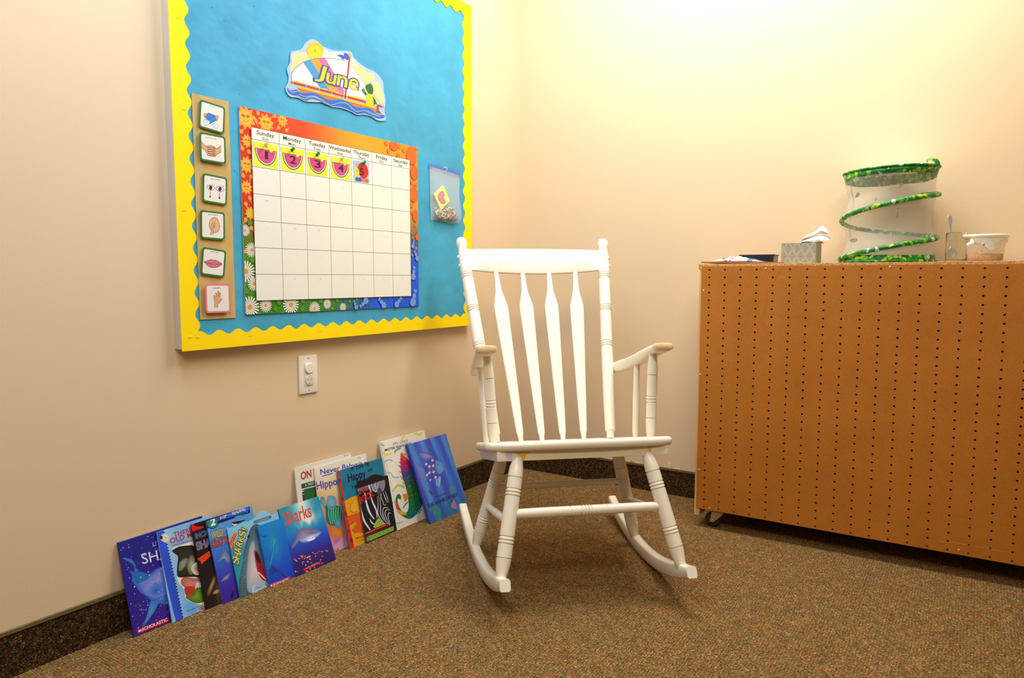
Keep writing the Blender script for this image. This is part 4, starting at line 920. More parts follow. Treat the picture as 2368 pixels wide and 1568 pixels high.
book(-1.5240, w5, h5, .0890, .0390, ZL, a5, 'die-cut teal book with yellow SHARKS letters running up it', t=.003, bg=(70, 140, 160), outline=[(a, b) for a, b in o5[::-1]])
# 6 narrow blue diver book
def a6(S):
    S.grid(lambda u, v: mixc(ramp([(0, (24, 60, 190)), (.4, (20, 96, 204)), (1, (6, 140, 206))], v), (30, 170, 180), .75*gauss(u, v, .45, .62, .22, .22)), 20, 30)
    S.blob(sm2([(1210, 1010), (1250, 980), (1330, 1040), (1370, 1020), (1385, 1080), (1400, 1110), (1350, 1110), (1260, 1095), (1220, 1130)]), (40, 60, 140), (34, 70, 170)); S.curve([(1150, 960), (1180, 900), (1280, 700), (1300, 690), (1240, 900), (1230, 1010), (1190, 1050)], (24, 110, 190))
    S.line([(1225, 980), (1260, 800), (1290, 600)], .0014, (80, 200, 200), sm=4); S.curve([(1060, 515), (1120, 560), (1180, 540), (1150, 580), (1100, 572)], (20, 100, 170)); S.curve([(1380, 1090), (1460, 1150), (1495, 1110), (1470, 1160), (1400, 1140)], (22, 50, 150))
    band(S, (1222, 1312), (1525, 1190), (1206, 1268), 'SCHOLASTIC', (1272, 1286), (1500, 1190), (1262, 1256))
book(-1.4370, .0855, .172, .0985, .0520, ZL, a6, 'narrow plain blue underwater book with a red SCHOLASTIC band at its foot', bg=(20, 110, 200), roll=.0)
# 7 Sharks
def a7(S):
    def f(u, v):
        b = ramp([(0, (36, 18, 80)), (.25, (44, 34, 140)), (.45, (24, 84, 190)), (.62, (14, 130, 180)), (1, (10, 146, 160))], v)
        return mixc(b, (240, 240, 214), min(1, .95*gauss(u, v, .55, .98, .22, .25)+.55*gauss(u, v, .6, .72, .3, .10)*(1+1.3*nz(u*9, v*9))))
    S.grid(f, 36, 44)
    S.text('Sharks', (150, 645), (612, 480), (98, 410), (240, 60, 40), .012)
    S.curve([(310, 652), (345, 690), (372, 735), (350, 745)], (60, 110, 150))
    S.blob(sm2([(240, 1060), (270, 970), (330, 850), (360, 760), (400, 710), (480, 682), (580, 685), (690, 710), (762, 742), (740, 790), (660, 860), (600, 900), (480, 935), (400, 925), (370, 905), (320, 980)]), (170, 160, 176), (112, 104, 140))
    S.blob(sm2([(390, 900), (450, 860), (560, 800), (660, 780), (758, 745), (740, 795), (660, 860), (600, 900), (480, 928)]), (230, 226, 240), (120, 140, 214)); S.curve([(510, 890), (600, 860), (668, 848), (640, 880), (560, 905)], (250, 236, 230)); S.line([(520, 780), (580, 765), (640, 770)], .0012, (50, 40, 60), sm=3); S.ell((592, 768), 7, 6, (20, 16, 30))
    S.curve([(112, 910), (170, 940), (240, 990), (262, 1050), (232, 1070), (215, 1000)], (30, 60, 150)); S.curve([(380, 905), (405, 940), (390, 945)], (30, 40, 120)); S.curve([(590, 905), (615, 930), (600, 935)], (30, 40, 120))
    rr = random.Random(5)
    for i in range(58):
        x = rr.uniform(200, 880); y = rr.uniform(1080, 1450)+(-.18)*(x-500); 
        if y < 1060: continue
        S.ell((x, y), rr.uniform(10, 30), rr.uniform(6, 13), rr.choice(((252, 196, 40), (250, 160, 30), (244, 110, 40), (226, 60, 60), (120, 90, 150))), rot=rr.uniform(-1.2, 1.2), n=9, same=i > 0)
    S.poly([(455, 1390), (715, 1266), (745, 1290), (478, 1415)], RDB); S.text('SCHOLASTIC', (520, 1378), (712, 1290), (515, 1360), (250, 190, 170), 0); S.ell((608, 200), 12, 18, (240, 90, 50), n=10); S.ell((616, 228), 6, 4, (60, 90, 140), n=6)
book(-1.3500, .1510, .2000, .1035, .030, ZQ, a7, 'blue book titled Sharks in red above a swimming shark, at the middle of the row', bg=(30, 90, 170), t=.005)
# 8 white book with green panel
def a8(S):
    S.grid(lambda u, v: (248, 236, 212), 2, 2); S.text('ON THE FARM', (170, 668), (640, 530), (164, 582), (196, 48, 30), .03)
    S.poly([(172, 712), (420, 645), (424, 700), (178, 762)], (30, 92, 48)); S.text('A FIRST BOOK', (216, 736), (420, 682), (213, 712), WHT, .01)
    S.poly([(200, 768), (560, 680), (600, 1000), (225, 1100)], (40, 104, 50)); S.text('i', (192, 905), (214, 900), (180, 790), (70, 40, 70), .03); S.ell((190, 778), 8, 8, (210, 50, 30)); S.text('T.S', (640, 410), (685, 398), (636, 392), (70, 50, 40), 0)
book(-1.2680, .2270, .2880, .040, .0080, ZM, a8, 'white book with a green panel standing behind the Sharks book', bg=(246, 234, 210))
# 9 hippo watercolour book
def a9(S):
    S.grid(lambda u, v: mixc(ramp([(0, (240, 168, 190)), (.13, (236, 150, 150)), (.3, (232, 120, 60)), (.5, (236, 150, 110)), (.7, (246, 196, 130)), (.82, (250, 226, 180)), (1, (250, 240, 214))], v+.10*nz(u*5, v*5)), (250, 236, 160), .6*gauss(u, v, .35, .68, .2, .1)), 40, 44)
    S.text('Never Babysit a', (385, 610), (900, 500), (380, 548), (74, 80, 176), .02); S.line([(400, 625), (520, 592)], .003, (74, 80, 176)); S.text('Hippopotamus', (345, 775), (880, 640), (330, 690), (100, 96, 176), .03); S.text("T's", (795, 438), (830, 428), (792, 420), (60, 60, 60), 0)
    S.blob(sm2([(380, 890), (395, 850), (425, 860), (450, 930), (480, 960), (470, 1010), (420, 960), (375, 900)]), (140, 190, 190), (80, 146, 160)); S.blob(sm2([(440, 950), (500, 940), (600, 960), (620, 1040), (615, 1130), (560, 1160), (500, 1165), (450, 1120), (445, 1030)]), (20, 150, 100), (10, 120, 104))
    for k in range(6): S.line([(480+k*26, 965), (476+k*25, 1050), (500+k*20, 1150)], .0030, (130, 210, 160), sm=4, same=k > 0)
    S.blob(sm2([(460, 850), (490, 835), (540, 850), (560, 900), (545, 970), (500, 985), (460, 960), (455, 900)]), (150, 196, 190), (100, 160, 186)); S.line([(480, 950), (510, 968), (540, 950)], .0014, (40, 80, 110), sm=3); S.blob(sm2([(535, 1110), (580, 1080), (620, 1120), (600, 1190), (550, 1180)]), (120, 180, 190), (70, 140, 160))
    S.blob(sm2([(400, 1090), (430, 1080), (432, 1120), (405, 1130)]), (110, 50, 130), (150, 80, 120)); S.blob(sm2([(500, 1230), (560, 1200), (620, 1210), (650, 1260), (600, 1290), (520, 1280)]), (250, 150, 50), (240, 130, 60)); S.blob(sm2([(530, 1310), (570, 1290), (610, 1310), (570, 1350), (540, 1370)]), (190, 110, 176), (214, 130, 160))
    band(S, (430, 1475), (582, 1440), (426, 1450), 'SCHOLASTIC', (460, 1462), (572, 1436), (458, 1446))
book(-1.2000, .2200, .2755, .0560, .0150, ZM, a9, 'pastel watercolour book with a blue hippo title, behind the red-spined book', bg=(244, 214, 180))
# 10 If You're Happy
def a10(S):
    S.grid(lambda u, v: tuple(c*(1+.12*nz(u*8, v*8)) for c in (26, 122, 146)), 16, 20)
    S.poly([(60, 280), (150, 265), (240, 760), (400, 1480), (330, 1520), (200, 1000)], (232, 40, 24))
    for c in ((115, 330), (150, 470), (190, 740), (205, 880), (245, 970), (275, 1240), (350, 1365)): S.ell(c, 32, 36, (170, 16, 20), n=16)
    S.poly([(236, 780), (350, 715), (600, 640), (760, 1400), (390, 1480)], (246, 166, 20)); S.curve([(330, 860), (350, 800), (400, 760), (460, 800), (450, 920), (390, 950), (340, 920)], (250, 176, 40)); S.line([(380, 765), (335, 830), (330, 920), (375, 950), (425, 930)], .0018, (170, 80, 10), sm=4)
    S.curve([(280, 1010), (360, 990), (430, 960), (620, 900), (700, 1100), (560, 1250), (450, 1250), (400, 1260), (360, 1230), (370, 1190), (420, 1130), (420, 1080), (330, 1140), (300, 1110), (290, 1060)], (236, 96, 30)); S.line([(275, 1015), (360, 990), (430, 960)], .0014, (120, 40, 10), sm=3); S.line([(310, 1150), (400, 1080), (420, 1110), (355, 1210), (400, 1255)], .0014, (130, 50, 10), sm=3)
    S.text("If You're", (345, 322), (610, 238), (332, 236), (16, 22, 40), .02); S.text('Happy', (300, 490), (565, 408), (278, 370), (16, 22, 40), .02); S.text('and', (595, 335), (662, 312), (585, 290), (16, 22, 40), .01); S.text('You Know It', (345, 600), (700, 480), (332, 545), (16, 22, 40), .02)
    S.poly([(405, 1330), (560, 1276), (568, 1300), (412, 1352)], RDB); S.text('SCHOLASTIC', (440, 1336), (550, 1296), (437, 1320), (250, 200, 170), 0); S.text('CABRERA', (450, 1395), (560, 1355), (446, 1376), (140, 80, 20), 0)
book(-1.1165, .2010, .2500, .0780, .0265, ZP, a10, 'teal book with a red spotted spine and a large Happy title', bg=(26, 122, 146), t=.005)
# 11 zoo book with die-cut zebra
w11, h11 = .1440, .1790
M11 = wallM(.0860, -1.0525, .0005, math.asin((.0860-.0485)/h11)); S11 = Sheet(M11, w11, h11, ZP)
o11 = [S11.px(*p) for p in ((355, 582), (400, 515), (445, 472), (500, 465), (560, 445), (620, 412), (650, 385), (700, 372), (760, 380), (830, 398))]
o11 = [(0, 0)]+[(max(0, a), b) for a, b in o11]+[(w11, o11[-1][1]-.002), (w11, 0)]
def a11(S):
    S.clip = False; S.poly(o11, (24, 20, 24), True); S.clip = True
    S.blob(sm2([(365, 590), (420, 520), (520, 470), (640, 405), (700, 378), (770, 386), (835, 410), (850, 560), (800, 640), (700, 640), (560, 560), (440, 640)]), (110, 104, 110), (150, 142, 150))
    S.blob(sm2([(358, 582), (395, 520), (445, 480), (430, 560), (420, 640), (425, 720), (400, 765), (375, 690), (355, 620)]), (190, 184, 196), (150, 146, 160))
    ST = [([(435, 640), (455, 740), (480, 900), (540, 1080), (620, 1200), (640, 1230)], 28), ([(545, 650), (570, 800), (620, 950), (690, 1050)], 30), ([(455, 480), (505, 500), (540, 560)], 14), ([(620, 640), (660, 780), (720, 920), (730, 1030)], 24), ([(500, 1180), (520, 1260)], 24), ([(620, 1040), (650, 1100), (700, 1130)], 18), ([(585, 470), (610, 560), (640, 640)], 20),
          ([(740, 700), (745, 850), (740, 960), (790, 1060), (850, 1120)], 13), ([(770, 720), (785, 860), (780, 960), (840, 1080)], 12), ([(820, 640), (850, 720), (880, 800)], 11), ([(800, 620), (790, 720), (830, 800)], 11), ([(850, 620), (890, 740), (900, 800)], 9), ([(900, 880), (830, 880), (815, 960), (850, 1060), (900, 1130)], 12), ([(930, 910), (870, 910), (850, 970), (880, 1060), (920, 1140)], 12), ([(940, 960), (900, 960), (900, 1040), (930, 1130)], 11)]
    for P, wd_ in ST: S.line(P, lambda t, q=wd_: q*.00023*(1.25-.8*abs(2*t-1)), (236, 232, 236), sm=5)
    S.blob(sm2([(640, 420), (680, 382), (720, 400), (748, 470), (745, 560), (710, 640), (670, 620), (640, 540)]), (190, 176, 180), (40, 34, 40)); S.line([(655, 430), (690, 392), (735, 440), (742, 540), (710, 632), (668, 600), (645, 520)], .0022, (240, 236, 240), closed=True, sm=4); S.blob(sm2([(670, 450), (700, 425), (722, 470), (718, 560), (690, 570), (670, 520)]), (210, 196, 190), (150, 130, 136))
    S.blob(sm2([(740, 590), (780, 580), (800, 640), (760, 720), (740, 690)]), (90, 84, 96), (60, 50, 60)); S.ell((845, 815), 26, 22, (236, 232, 236)); S.ell((848, 812), 22, 18, (26, 18, 18))
    S.text('the', (490, 556), (522, 546), (486, 526), (196, 30, 20), .02)
    S.text('ZOO', (446, 680), (606, 610), (428, 580), (236, 30, 20), .02); S.text('BOOK', (478, 822), (690, 700), (452, 725), (236, 30, 20), .02)
    S.curve([(680, 1180), (700, 1110), (730, 1050), (760, 1038), (790, 1080), (850, 1110), (880, 1120), (800, 1160)], (170, 200, 60)); S.text('a book', (735, 1110), (790, 1085), (732, 1096), (70, 100, 30), 0); S.text('of animals', (712, 1140), (820, 1100), (710, 1128), (70, 100, 30), 0)
    S.poly([(505, 1262), (870, 1115), (930, 1150), (620, 1290), (530, 1300)], (120, 16, 20)); S.line([(515, 1282), (868, 1130)], .0034, (214, 30, 26)); S.line([(530, 1280), (862, 1138)], .0010, (250, 190, 170))
    S.poly([(540, 1320), (640, 1290), (980, 1150), (985, 1215), (640, 1370), (545, 1405)], (150, 196, 60))
    for i in range(6): x = 640+i*62; y = 1325-i*27; S.line([(x-30, y+45), (x+30, y-55)], .0010, (30, 50, 30)); S.line([(x-30, y-15), (x+30, y+12)], .0010, (30, 50, 30))
    S.blob(sm2([(540, 1330), (590, 1310), (620, 1350), (600, 1390), (550, 1400)]), (170, 176, 190), (60, 66, 80))
book(-1.0525, w11, h11, .0860, .0485, ZP, a11, 'small zebra-striped ZOO BOOK with a red rail, in front of the teal book', bg=(60, 56, 60), outline=o11, t=.004)
# 12 white hardback
def a12(S):
    S.grid(lambda u, v: tuple(c*(1+.03*nz(u*30, v*30)) for c in (250, 236, 208)), 12, 14)
    for P, wd_, c in (([(440, 270), (480, 200), (560, 165), (620, 185), (670, 200), (705, 165)], .0065, (232, 220, 40)), ([(150, 370), (190, 430), (260, 460), (310, 430)], .0065, (236, 220, 60)), ([(135, 290), (170, 320), (220, 340)], .006, (140, 180, 210)), ([(345, 430), (370, 400), (430, 370)], .006, (90, 160, 160)),
                      ([(190, 600), (220, 550), (270, 525), (325, 535)], .0050, (150, 190, 210)), ([(225, 720), (260, 690), (300, 700), (340, 750), (400, 750)], .0050, (150, 190, 210)), ([(270, 1060), (320, 1080), (360, 1070)], .0045, (160, 196, 210)), ([(320, 1330), (380, 1345), (460, 1325)], .0045, (160, 196, 210)), ([(460, 1150), (490, 1100), (525, 1070)], .0055, (80, 150, 160)), ([(660, 1220), (700, 1160)], .005, (100, 160, 190)), ([(300, 1230), (330, 1290), (345, 1330)], .006, (236, 220, 60))): S.line(P, wd_, c, sm=5)
    S.text('ERIC CARLE', (330, 336), (522, 288), (328, 302), (110, 90, 90), 0); S.text('MISTER SEAHORSE', (224, 416), (560, 326), (220, 384), (60, 36, 40), .02)
    def bodyc(a, b):
        t = b/S.h; return ramp([(0, (30, 110, 120)), (.2, (30, 120, 70)), (.4, (50, 120, 40)), (.55, (60, 80, 150)), (.68, (226, 30, 90)), (.8, (240, 100, 30))], t+.10*nz(a*60, b*60))
    S.poly(sm2([(430, 430), (470, 470), (560, 560), (700, 800), (720, 1000), (700, 1120), (640, 1220), (560, 1285), (480, 1270), (410, 1210), (370, 1120), (360, 1040), (380, 980), (410, 965), (432, 1000), (425, 1040), (395, 1020), (388, 1060), (410, 1130), (450, 1190), (510, 1200), (532, 1120), (520, 1000), (490, 860), (450, 740), (430, 640), (425, 560)]), bodyc)
    S.up()
    rr = random.Random(2)
    for i in range(60):
        t = rr.random(); x = 470+t*150+rr.uniform(-20, 70); y = 560+t*640; S.ell((x, y), 4, 5, rr.choice(((20, 30, 60), (240, 90, 150), (160, 200, 60), (230, 190, 40))), n=6, same=True)
    for x, y, c in ((410, 515, (60, 60, 60)), (400, 555, (60, 60, 60)), (388, 600, (60, 60, 60)), (392, 668, (240, 80, 40)), (408, 735, (240, 100, 40)), (430, 765, (40, 110, 40)), (440, 815, (240, 120, 40)), (435, 855, (60, 130, 40)), (445, 440, (240, 70, 40))): S.poly([(x, y-8), (x+44, y+10), (x+40, y+26)], c)
    S.poly([(452, 970), (520, 960), (532, 1010), (484, 1072)], (240, 140, 30)); S.line([(325, 935), (360, 880), (400, 850), (480, 880)], .0055, (206, 206, 40), sm=4)
    S.blob(sm2([(358, 1090), (382, 1080), (400, 1130), (400, 1160), (375, 1160)]), (240, 50, 110), (226, 60, 90)); S.blob(sm2([(400, 1170), (470, 1200), (505, 1215), (490, 1240), (420, 1230), (385, 1190)]), (248, 180, 30), (200, 170, 40))
    S.line([(188, 300), (420, 1400)], .0012, (214, 196, 160))
book(-.9090, .2290, .3070, .0880, .0150, ZN, a12, 'tall white hardback with a seahorse and swirls, tallest book in the row', bg=(246, 232, 206), t=.010, hard=True, roll=.0)
# 13 blue fish hardback
def a13(S):
    def f(u, v):
        k = nz((u+.15*v)*7, v*.8, 9)+.4*nz(u*26, v*2, 4)
        c = ramp([(-1, (60, 60, 180)), (-.3, (56, 76, 190)), (0, (50, 96, 200)), (.3, (60, 140, 206)), (1, (90, 150, 200))], k)
        c = mixc(c, (150, 100, 180), .6*max(0, nz(u*9+4, v*1.2, 2))); return mixc(c, (30, 120, 130), .8*min(1, max(0, .35-v)*3)*(.6+nz(u*12, v*6)))
    S.grid(f, 60, 60)
    S.blob(sm2([(668, 435), (760, 430), (830, 470), (850, 500), (790, 500), (740, 520), (700, 490)]), (170, 150, 190), (110, 110, 190)); S.line([(668, 435), (760, 430), (830, 470)], .0015, (60, 50, 120), sm=4)
    S.blob(sm2([(620, 545), (680, 590), (740, 660), (735, 760), (720, 880), (700, 800), (690, 690), (650, 620)]), (140, 130, 200), (90, 130, 190)); S.line([(620, 545), (680, 600), (740, 640)], .0015, (60, 50, 120), sm=4)
    S.blob(sm2([(740, 640), (760, 560), (820, 500), (900, 510), (960, 560), (990, 630), (960, 720), (880, 770), (790, 740), (750, 700)]), (90, 90, 190), (70, 70, 170))
    S.blob(sm2([(885, 530), (940, 545), (985, 610), (980, 670), (930, 710), (895, 660), (880, 590)]), (96, 170, 220), (80, 150, 214)); S.ell((907, 580), 8, 10, (30, 40, 90)); S.curve([(965, 640), (990, 620), (992, 650), (972, 665)], (220, 110, 60))
    for P in ([(800, 780), (830, 770), (810, 805)], [(890, 780), (900, 770), (905, 850), (890, 850)], [(915, 760), (945, 740), (940, 830), (918, 880)]): S.curve(P, (150, 190, 200))
    for x, y in ((840, 530), (800, 610), (850, 600), (760, 580), (855, 680), (800, 690), (880, 750), (770, 720)): S.ell((x, y), 16, 19, (214, 206, 190), rot=.5, n=14, same=(x, y) != (840, 530))
    for P, c in (([(795, 920), (830, 930), (850, 980), (820, 970)], (40, 80, 110)), ([(1060, 900), (1090, 850), (1110, 900), (1100, 1000)], (80, 140, 130)), ([(790, 1180), (840, 1080), (860, 1190)], (40, 130, 110)), ([(870, 1250), (920, 1130), (950, 1240)], (50, 140, 90)), ([(1080, 1130), (1120, 1040), (1160, 1160)], (170, 120, 150))): S.curve(P, c)
    S.text('MARCUS PFISTER', (880, 1018), (1030, 962), (876, 998), (50, 50, 110), 0); S.text('THE RAINBOW FISH', (785, 1148), (1170, 988), (770, 1104), (24, 20, 56), .015)
    S.line([(515, 320), (850, 1340)], .0010, (60, 60, 150))
book(-.7995, .2180, .2900, .1450, .0370, ZN, a13, 'blue hardback with THE RAINBOW FISH title, rightmost book by the chair', bg=(60, 90, 190), t=.010, hard=True, roll=-.0, back=(40, 60, 150))

# ================================================================== pegboard-backed cabinet on casters
HX, HY, HZ, TH, PX_, PZ_ = .94941, -.30005, .88799, .01417, .0511, .0254
MC = Matrix.Translation((HX, HY, 0)) @ Matrix.Rotation(TH, 4, 'Z')       # local x along the face from the first hole column, y to the wall
cab = thing('rolling_cabinet', 'wooden rolling cabinet with a perforated brown hardboard back facing the room', 'cabinet', MC)
def wood_mat(name, a, b, sc, dirv, rough=.55, fleck=0):
    m = bpy.data.materials.new(name); m.use_nodes = True; nt = m.node_tree; P = nt.nodes['Principled BSDF']; N = nt.nodes.new; L = nt.links.new
    P.inputs['Roughness'].default_value = rough
    tc = N('ShaderNodeTexCoord'); mp = N('ShaderNodeMapping'); mp.inputs['Scale'].default_value = dirv; L(tc.outputs['Object'], mp.inputs[0])
    n = N('ShaderNodeTexNoise'); n.inputs['Scale'].default_value = sc; n.inputs['Detail'].default_value = 8; n.inputs['Roughness'].default_value = .65; L(mp.outputs[0], n.inputs['Vector'])
    r = N('ShaderNodeValToRGB'); r.color_ramp.elements[0].position = .3; r.color_ramp.elements[1].position = .7
    r.color_ramp.elements[0].color = (*a, 1); r.color_ramp.elements[1].color = (*b, 1); L(n.outputs['Fac'], r.inputs[0])
    out = r.outputs[0]
    if fleck:
        n2 = N('ShaderNodeTexNoise'); n2.inputs['Scale'].default_value = 260; n2.inputs['Detail'].default_value = 3; L(tc.outputs['Object'], n2.inputs['Vector'])
        mr = N('ShaderNodeMapRange'); mr.inputs[1].default_value = .35; mr.inputs[2].default_value = .65; mr.inputs[3].default_value = 1-fleck; mr.inputs[4].default_value = 1+fleck; L(n2.outputs['Fac'], mr.inputs[0])
        vm = N('ShaderNodeVectorMath'); vm.operation = 'SCALE'; L(out, vm.inputs[0]); L(mr.outputs[0], vm.inputs['Scale']); out = vm.outputs[0]
    L(out, P.inputs['Base Color']); return m
HB = wood_mat('hardboard', pc((172, 98, 10)), pc((186, 110, 24)), 6, (1, 1, 1), .62, .10)
CHIP = wood_mat('particle_board_edge', (.30, .13, .025), (.78, .50, .18), 160, (.6, 1, 1.2), .7, .3)
PLY = wood_mat('birch_panel', (.62, .34, .10), (.80, .52, .22), 14, (6, 6, .6), .5)
CWT, X0, X1, YD = 1.27, -.0345, 1.235, .262
ZT = .9075
bm = bmesh.new(); box(bm, (X0-.0045, -.0005, ZT-.0175), (X1+.0045, YD, ZT), .0012); obj('top_panel', bm, CHIP, cab)
for a, b in ((X0, X0+.0185), (X1-.0185, X1)):
    bm = bmesh.new(); box(bm, (a, .0005, .040), (b, YD, ZT-.0176), .001); obj('side_panel', bm, PLY, cab)
# hardboard with real punched holes
bx0, bx1, bz0, bz1 = X0+.008, X1-.008, HZ-32*PZ_-.0085, HZ+.0114
bm = bmesh.new(); r = .0033; NC = 24; seg = 8; th = .004
def quadring(cx, cz, x0, x1, z0, z1):
    ang = [2*PI*(k+.5)/seg for k in range(seg)]
    fr_, bk = [], []
    for y in (-.0045,):
        inn = [bm.verts.new((cx+r*math.cos(a), y, cz+r*math.sin(a))) for a in ang]; inb = [bm.verts.new((cx+r*math.cos(a), y+th, cz+r*math.sin(a))) for a in ang]
        out = []
        for a in ang:
            dx, dz = math.cos(a), math.sin(a); k = min(((x1-cx) if dx > 0 else (cx-x0))/max(abs(dx), 1e-6), ((z1-cz) if dz > 0 else (cz-z0))/max(abs(dz), 1e-6))
            out.append((cx+dx*k, cz+dz*k))
        o3 = [bm.verts.new((p[0], y, p[1])) for p in out]
        cs = {}
        for k in range(seg):
            k2 = (k+1) % seg; bm.faces.new((inn[k], inn[k2], o3[k2], o3[k])); bm.faces.new((inn[k2], inn[k], inb[k], inb[k2]))
            p, q = out[k], out[k2]
            if abs(p[0]-q[0]) > 1e-7 and abs(p[1]-q[1]) > 1e-7:
                c = (p[0] if abs(p[0]-x0) < 1e-6 or abs(p[0]-x1) < 1e-6 else q[0], p[1] if abs(p[1]-z0) < 1e-6 or abs(p[1]-z1) < 1e-6 else q[1])
                bm.faces.new((o3[k], o3[k2], bm.verts.new((c[0], y, c[1]))))
BLIND = []
for i in range(NC):
    for j in range(33):
        cx, cz = i*PX_, HZ-j*PZ_
        x0 = bx0 if i == 0 else cx-PX_/2; x1 = bx1 if i == NC-1 else cx+PX_/2; z1 = bz1 if j == 0 else cz+PZ_/2; z0 = bz0 if j == 32 else cz-PZ_/2
        quadring(cx, cz, x0, x1, z0, z1)
        if j in (0, 1, 32) and (j != 1 or 13 < i < 24) : BLIND.append((cx, cz))
fo = [(bx0, bz0), (bx1, bz0), (bx1, bz1), (bx0, bz1)]
for k in range(4):
    a, b = fo[k], fo[(k+1) % 4]; bm.faces.new([bm.verts.new(v) for v in ((a[0], -.0045, a[1]), (b[0], -.0045, b[1]), (b[0], -.0005, b[1]), (a[0], -.0005, a[1]))])
bmesh.ops.remove_doubles(bm, verts=bm.verts, dist=1e-6)
peg = obj('pegboard_panel', bm, HB, cab)
bm = bmesh.new(); box(bm, (X0+.0185, .004, .070), (X1-.0185, .012, ZT-.0178)); obj('inner_back', bm, mat('dark_inside', (.035, .02, .012), .8), cab)
BRAIL = mat('brown_backing', (.16, .045, .012), .8)
for za, zb in ((HZ-.010, ZT-.0178), (.0672, .086)):
    bm = bmesh.new(); box(bm, (X0+.0185, -.0003, za), (X1-.0185, .0038, zb)); obj('backing_rail', bm, BRAIL, cab)
bm = bmesh.new(); box(bm, (X0+.0185, .013, .0675), (X1-.0185, YD, .0850)); obj('bottom_shelf', bm, PLY, cab)
bm = bmesh.new(); box(bm, (X0+.0185, .013, .46), (X1-.0185, YD-.01, .478)); obj('middle_shelf', bm, PLY, cab)
SCR = mat('screw_zinc', (.70, .68, .55), .35, metal=.7)
for p in ((1770.5, 621), (1627, 672), (2058, 617), (1640.7, 1175), (2217, 1275), (1619.6, 866), (1617, 1086)):
    q = MC.inverted() @ on_y(p, HY-.0045); bm = bmesh.new(); lathe(bm, (q.x, -.0045, q.z), (q.x, -.0062, q.z), [(0, .0030), (.5, .0028), (1, .0010)], 12); obj('screw', bm, SCR, cab)
# crayon strokes on the hardboard
def stroke(P, wd, m, name='crayon_mark'):
    Q = [MC.inverted() @ on_y(p, HY-.0045) for p in P]; Q = smooth_path([(q.x, -.0047, q.z) for q in Q], 6); bm = bmesh.new(); L = []
    for i, q in enumerate(Q):
        t = (Q[min(i+1, len(Q)-1)]-Q[max(i-1, 0)]).normalized(); n = Vector((-t.z, 0, t.x)); w = wd*.5*(.5+.5*abs(nz(i*.7, 3))*2); L.append((bm.verts.new(q+n*w), bm.verts.new(q-n*w)))
    for a, b in zip(L, L[1:]): bm.faces.new((a[0], a[1], b[1], b[0]))
    obj(name, bm, m, peg)
RC = mat('red_crayon', (.60, .10, .02), .6); DC = mat('dark_scrape', (.30, .10, .02), .7)
stroke([(1808, 619), (1795, 640), (1781, 672), (1771, 700), (1768, 730), (1772, 760)], .0016, RC)
stroke([(1887, 622), (1886.5, 634)], .0012, RC); stroke([(1684, 836), (1680, 858), (1674, 880), (1672, 896)], .0020, DC)
stroke([(2252, 1100), (2248, 1180), (2241, 1240)], .0022, RC); stroke([(2303, 905), (2300, 960), (2312, 1010)], .0014, RC); stroke([(2320, 790), (2330, 850), (2324, 900)], .0012, RC)
stroke([(1617, 1064), (1624, 1060), (1630, 1056)], .0016, DC)
CRS = mat('pale_scratch', pc((226, 150, 70)), .6)
stroke([(2170, 1254), (2210, 1258), (2270, 1268), (2325, 1280)], .0014, CRS); stroke([(1500+152, 889), (1690, 892)], .0010, CRS)
# casters
def caster(x, y, rot):
    Mx = Matrix.Translation((x, y, 0)) @ Matrix.Rotation(rot, 4, 'Z')
    def mk(name, bm, m, par, auto=.6): bmesh.ops.transform(bm, matrix=Mx, verts=bm.verts); return obj(name, bm, m, par, auto=auto)
    bm = bmesh.new(); lathe(bm, (0, -.009, .0255), (0, .009, .0255), [(0, .012), (.02, .021), (.18, .0248), (.5, .0255), (.82, .0248), (.98, .021), (1, .012)], 30); lathe(bm, (0, -.012, .0255), (0, .012, .0255), [(0, .009), (1, .009)], 16)
    w = mk('caster_wheel', bm, mat('black_rubber', (.018, .018, .02), .42), cab)
    bm = bmesh.new()
    for s in (-1, 1):
        P = [(-.008, .0255-.006), (.004, .0255-.007), (.034, .048), (.034, .0565), (-.002, .0565)]; v, f = prism(P, .002, s*.0135-.001)
        vs = [bm.verts.new(q) for q in v]
        for q in f: bm.faces.new([vs[i] for i in q])
    box(bm, (-.004, -.0145, .0550), (.036, .0145, .0572)); mk('caster_fork', bm, STEEL, cab, None)
    bm = bmesh.new(); lathe(bm, (.014, 0, .0572), (.014, 0, .0650), [(0, .017), (.3, .019), (.6, .015), (1, .014)], 20); box(bm, (-.018, -.028, .0650), (.046, .028, .0674)); mk('caster_plate', bm, STEEL, cab)
    bm = bmesh.new(); lathe(bm, (0, -.0148, .0255), (0, -.0175, .0255), [(0, .0048), (.7, .0045), (1, .003)], 8); mk('axle_nut', bm, STEEL, cab)
for x, y, r_ in ((.022, .030, .15), (X1-.07, .035, .4), (.03, YD-.05, -.3), (X1-.07, YD-.05, .6)): caster(x, y, r_)

# ================================================================== things on the cabinet
def topz(): return ZT+.0003
# thin wooden board
b0, b1 = on_y((1636, 607), -.19), on_y((1806, 609), -.27)
Mb = Matrix.Translation((.908, -.270, ZT+.0055)) @ Matrix.Rotation(.02, 4, 'Z') @ Matrix.Rotation(.017, 4, 'Y')
bm = bmesh.new(); box(bm, (0, 0, -.001), (.262, .20, .0035), .001)
o = obj('wooden_board', bm, mat('brown_board', (.36, .13, .04), .4, var=.2, vscale=30), None); o.matrix_world = Mb
tag(o, 'thin brown wooden board lying on the left end of the cabinet', 'board')
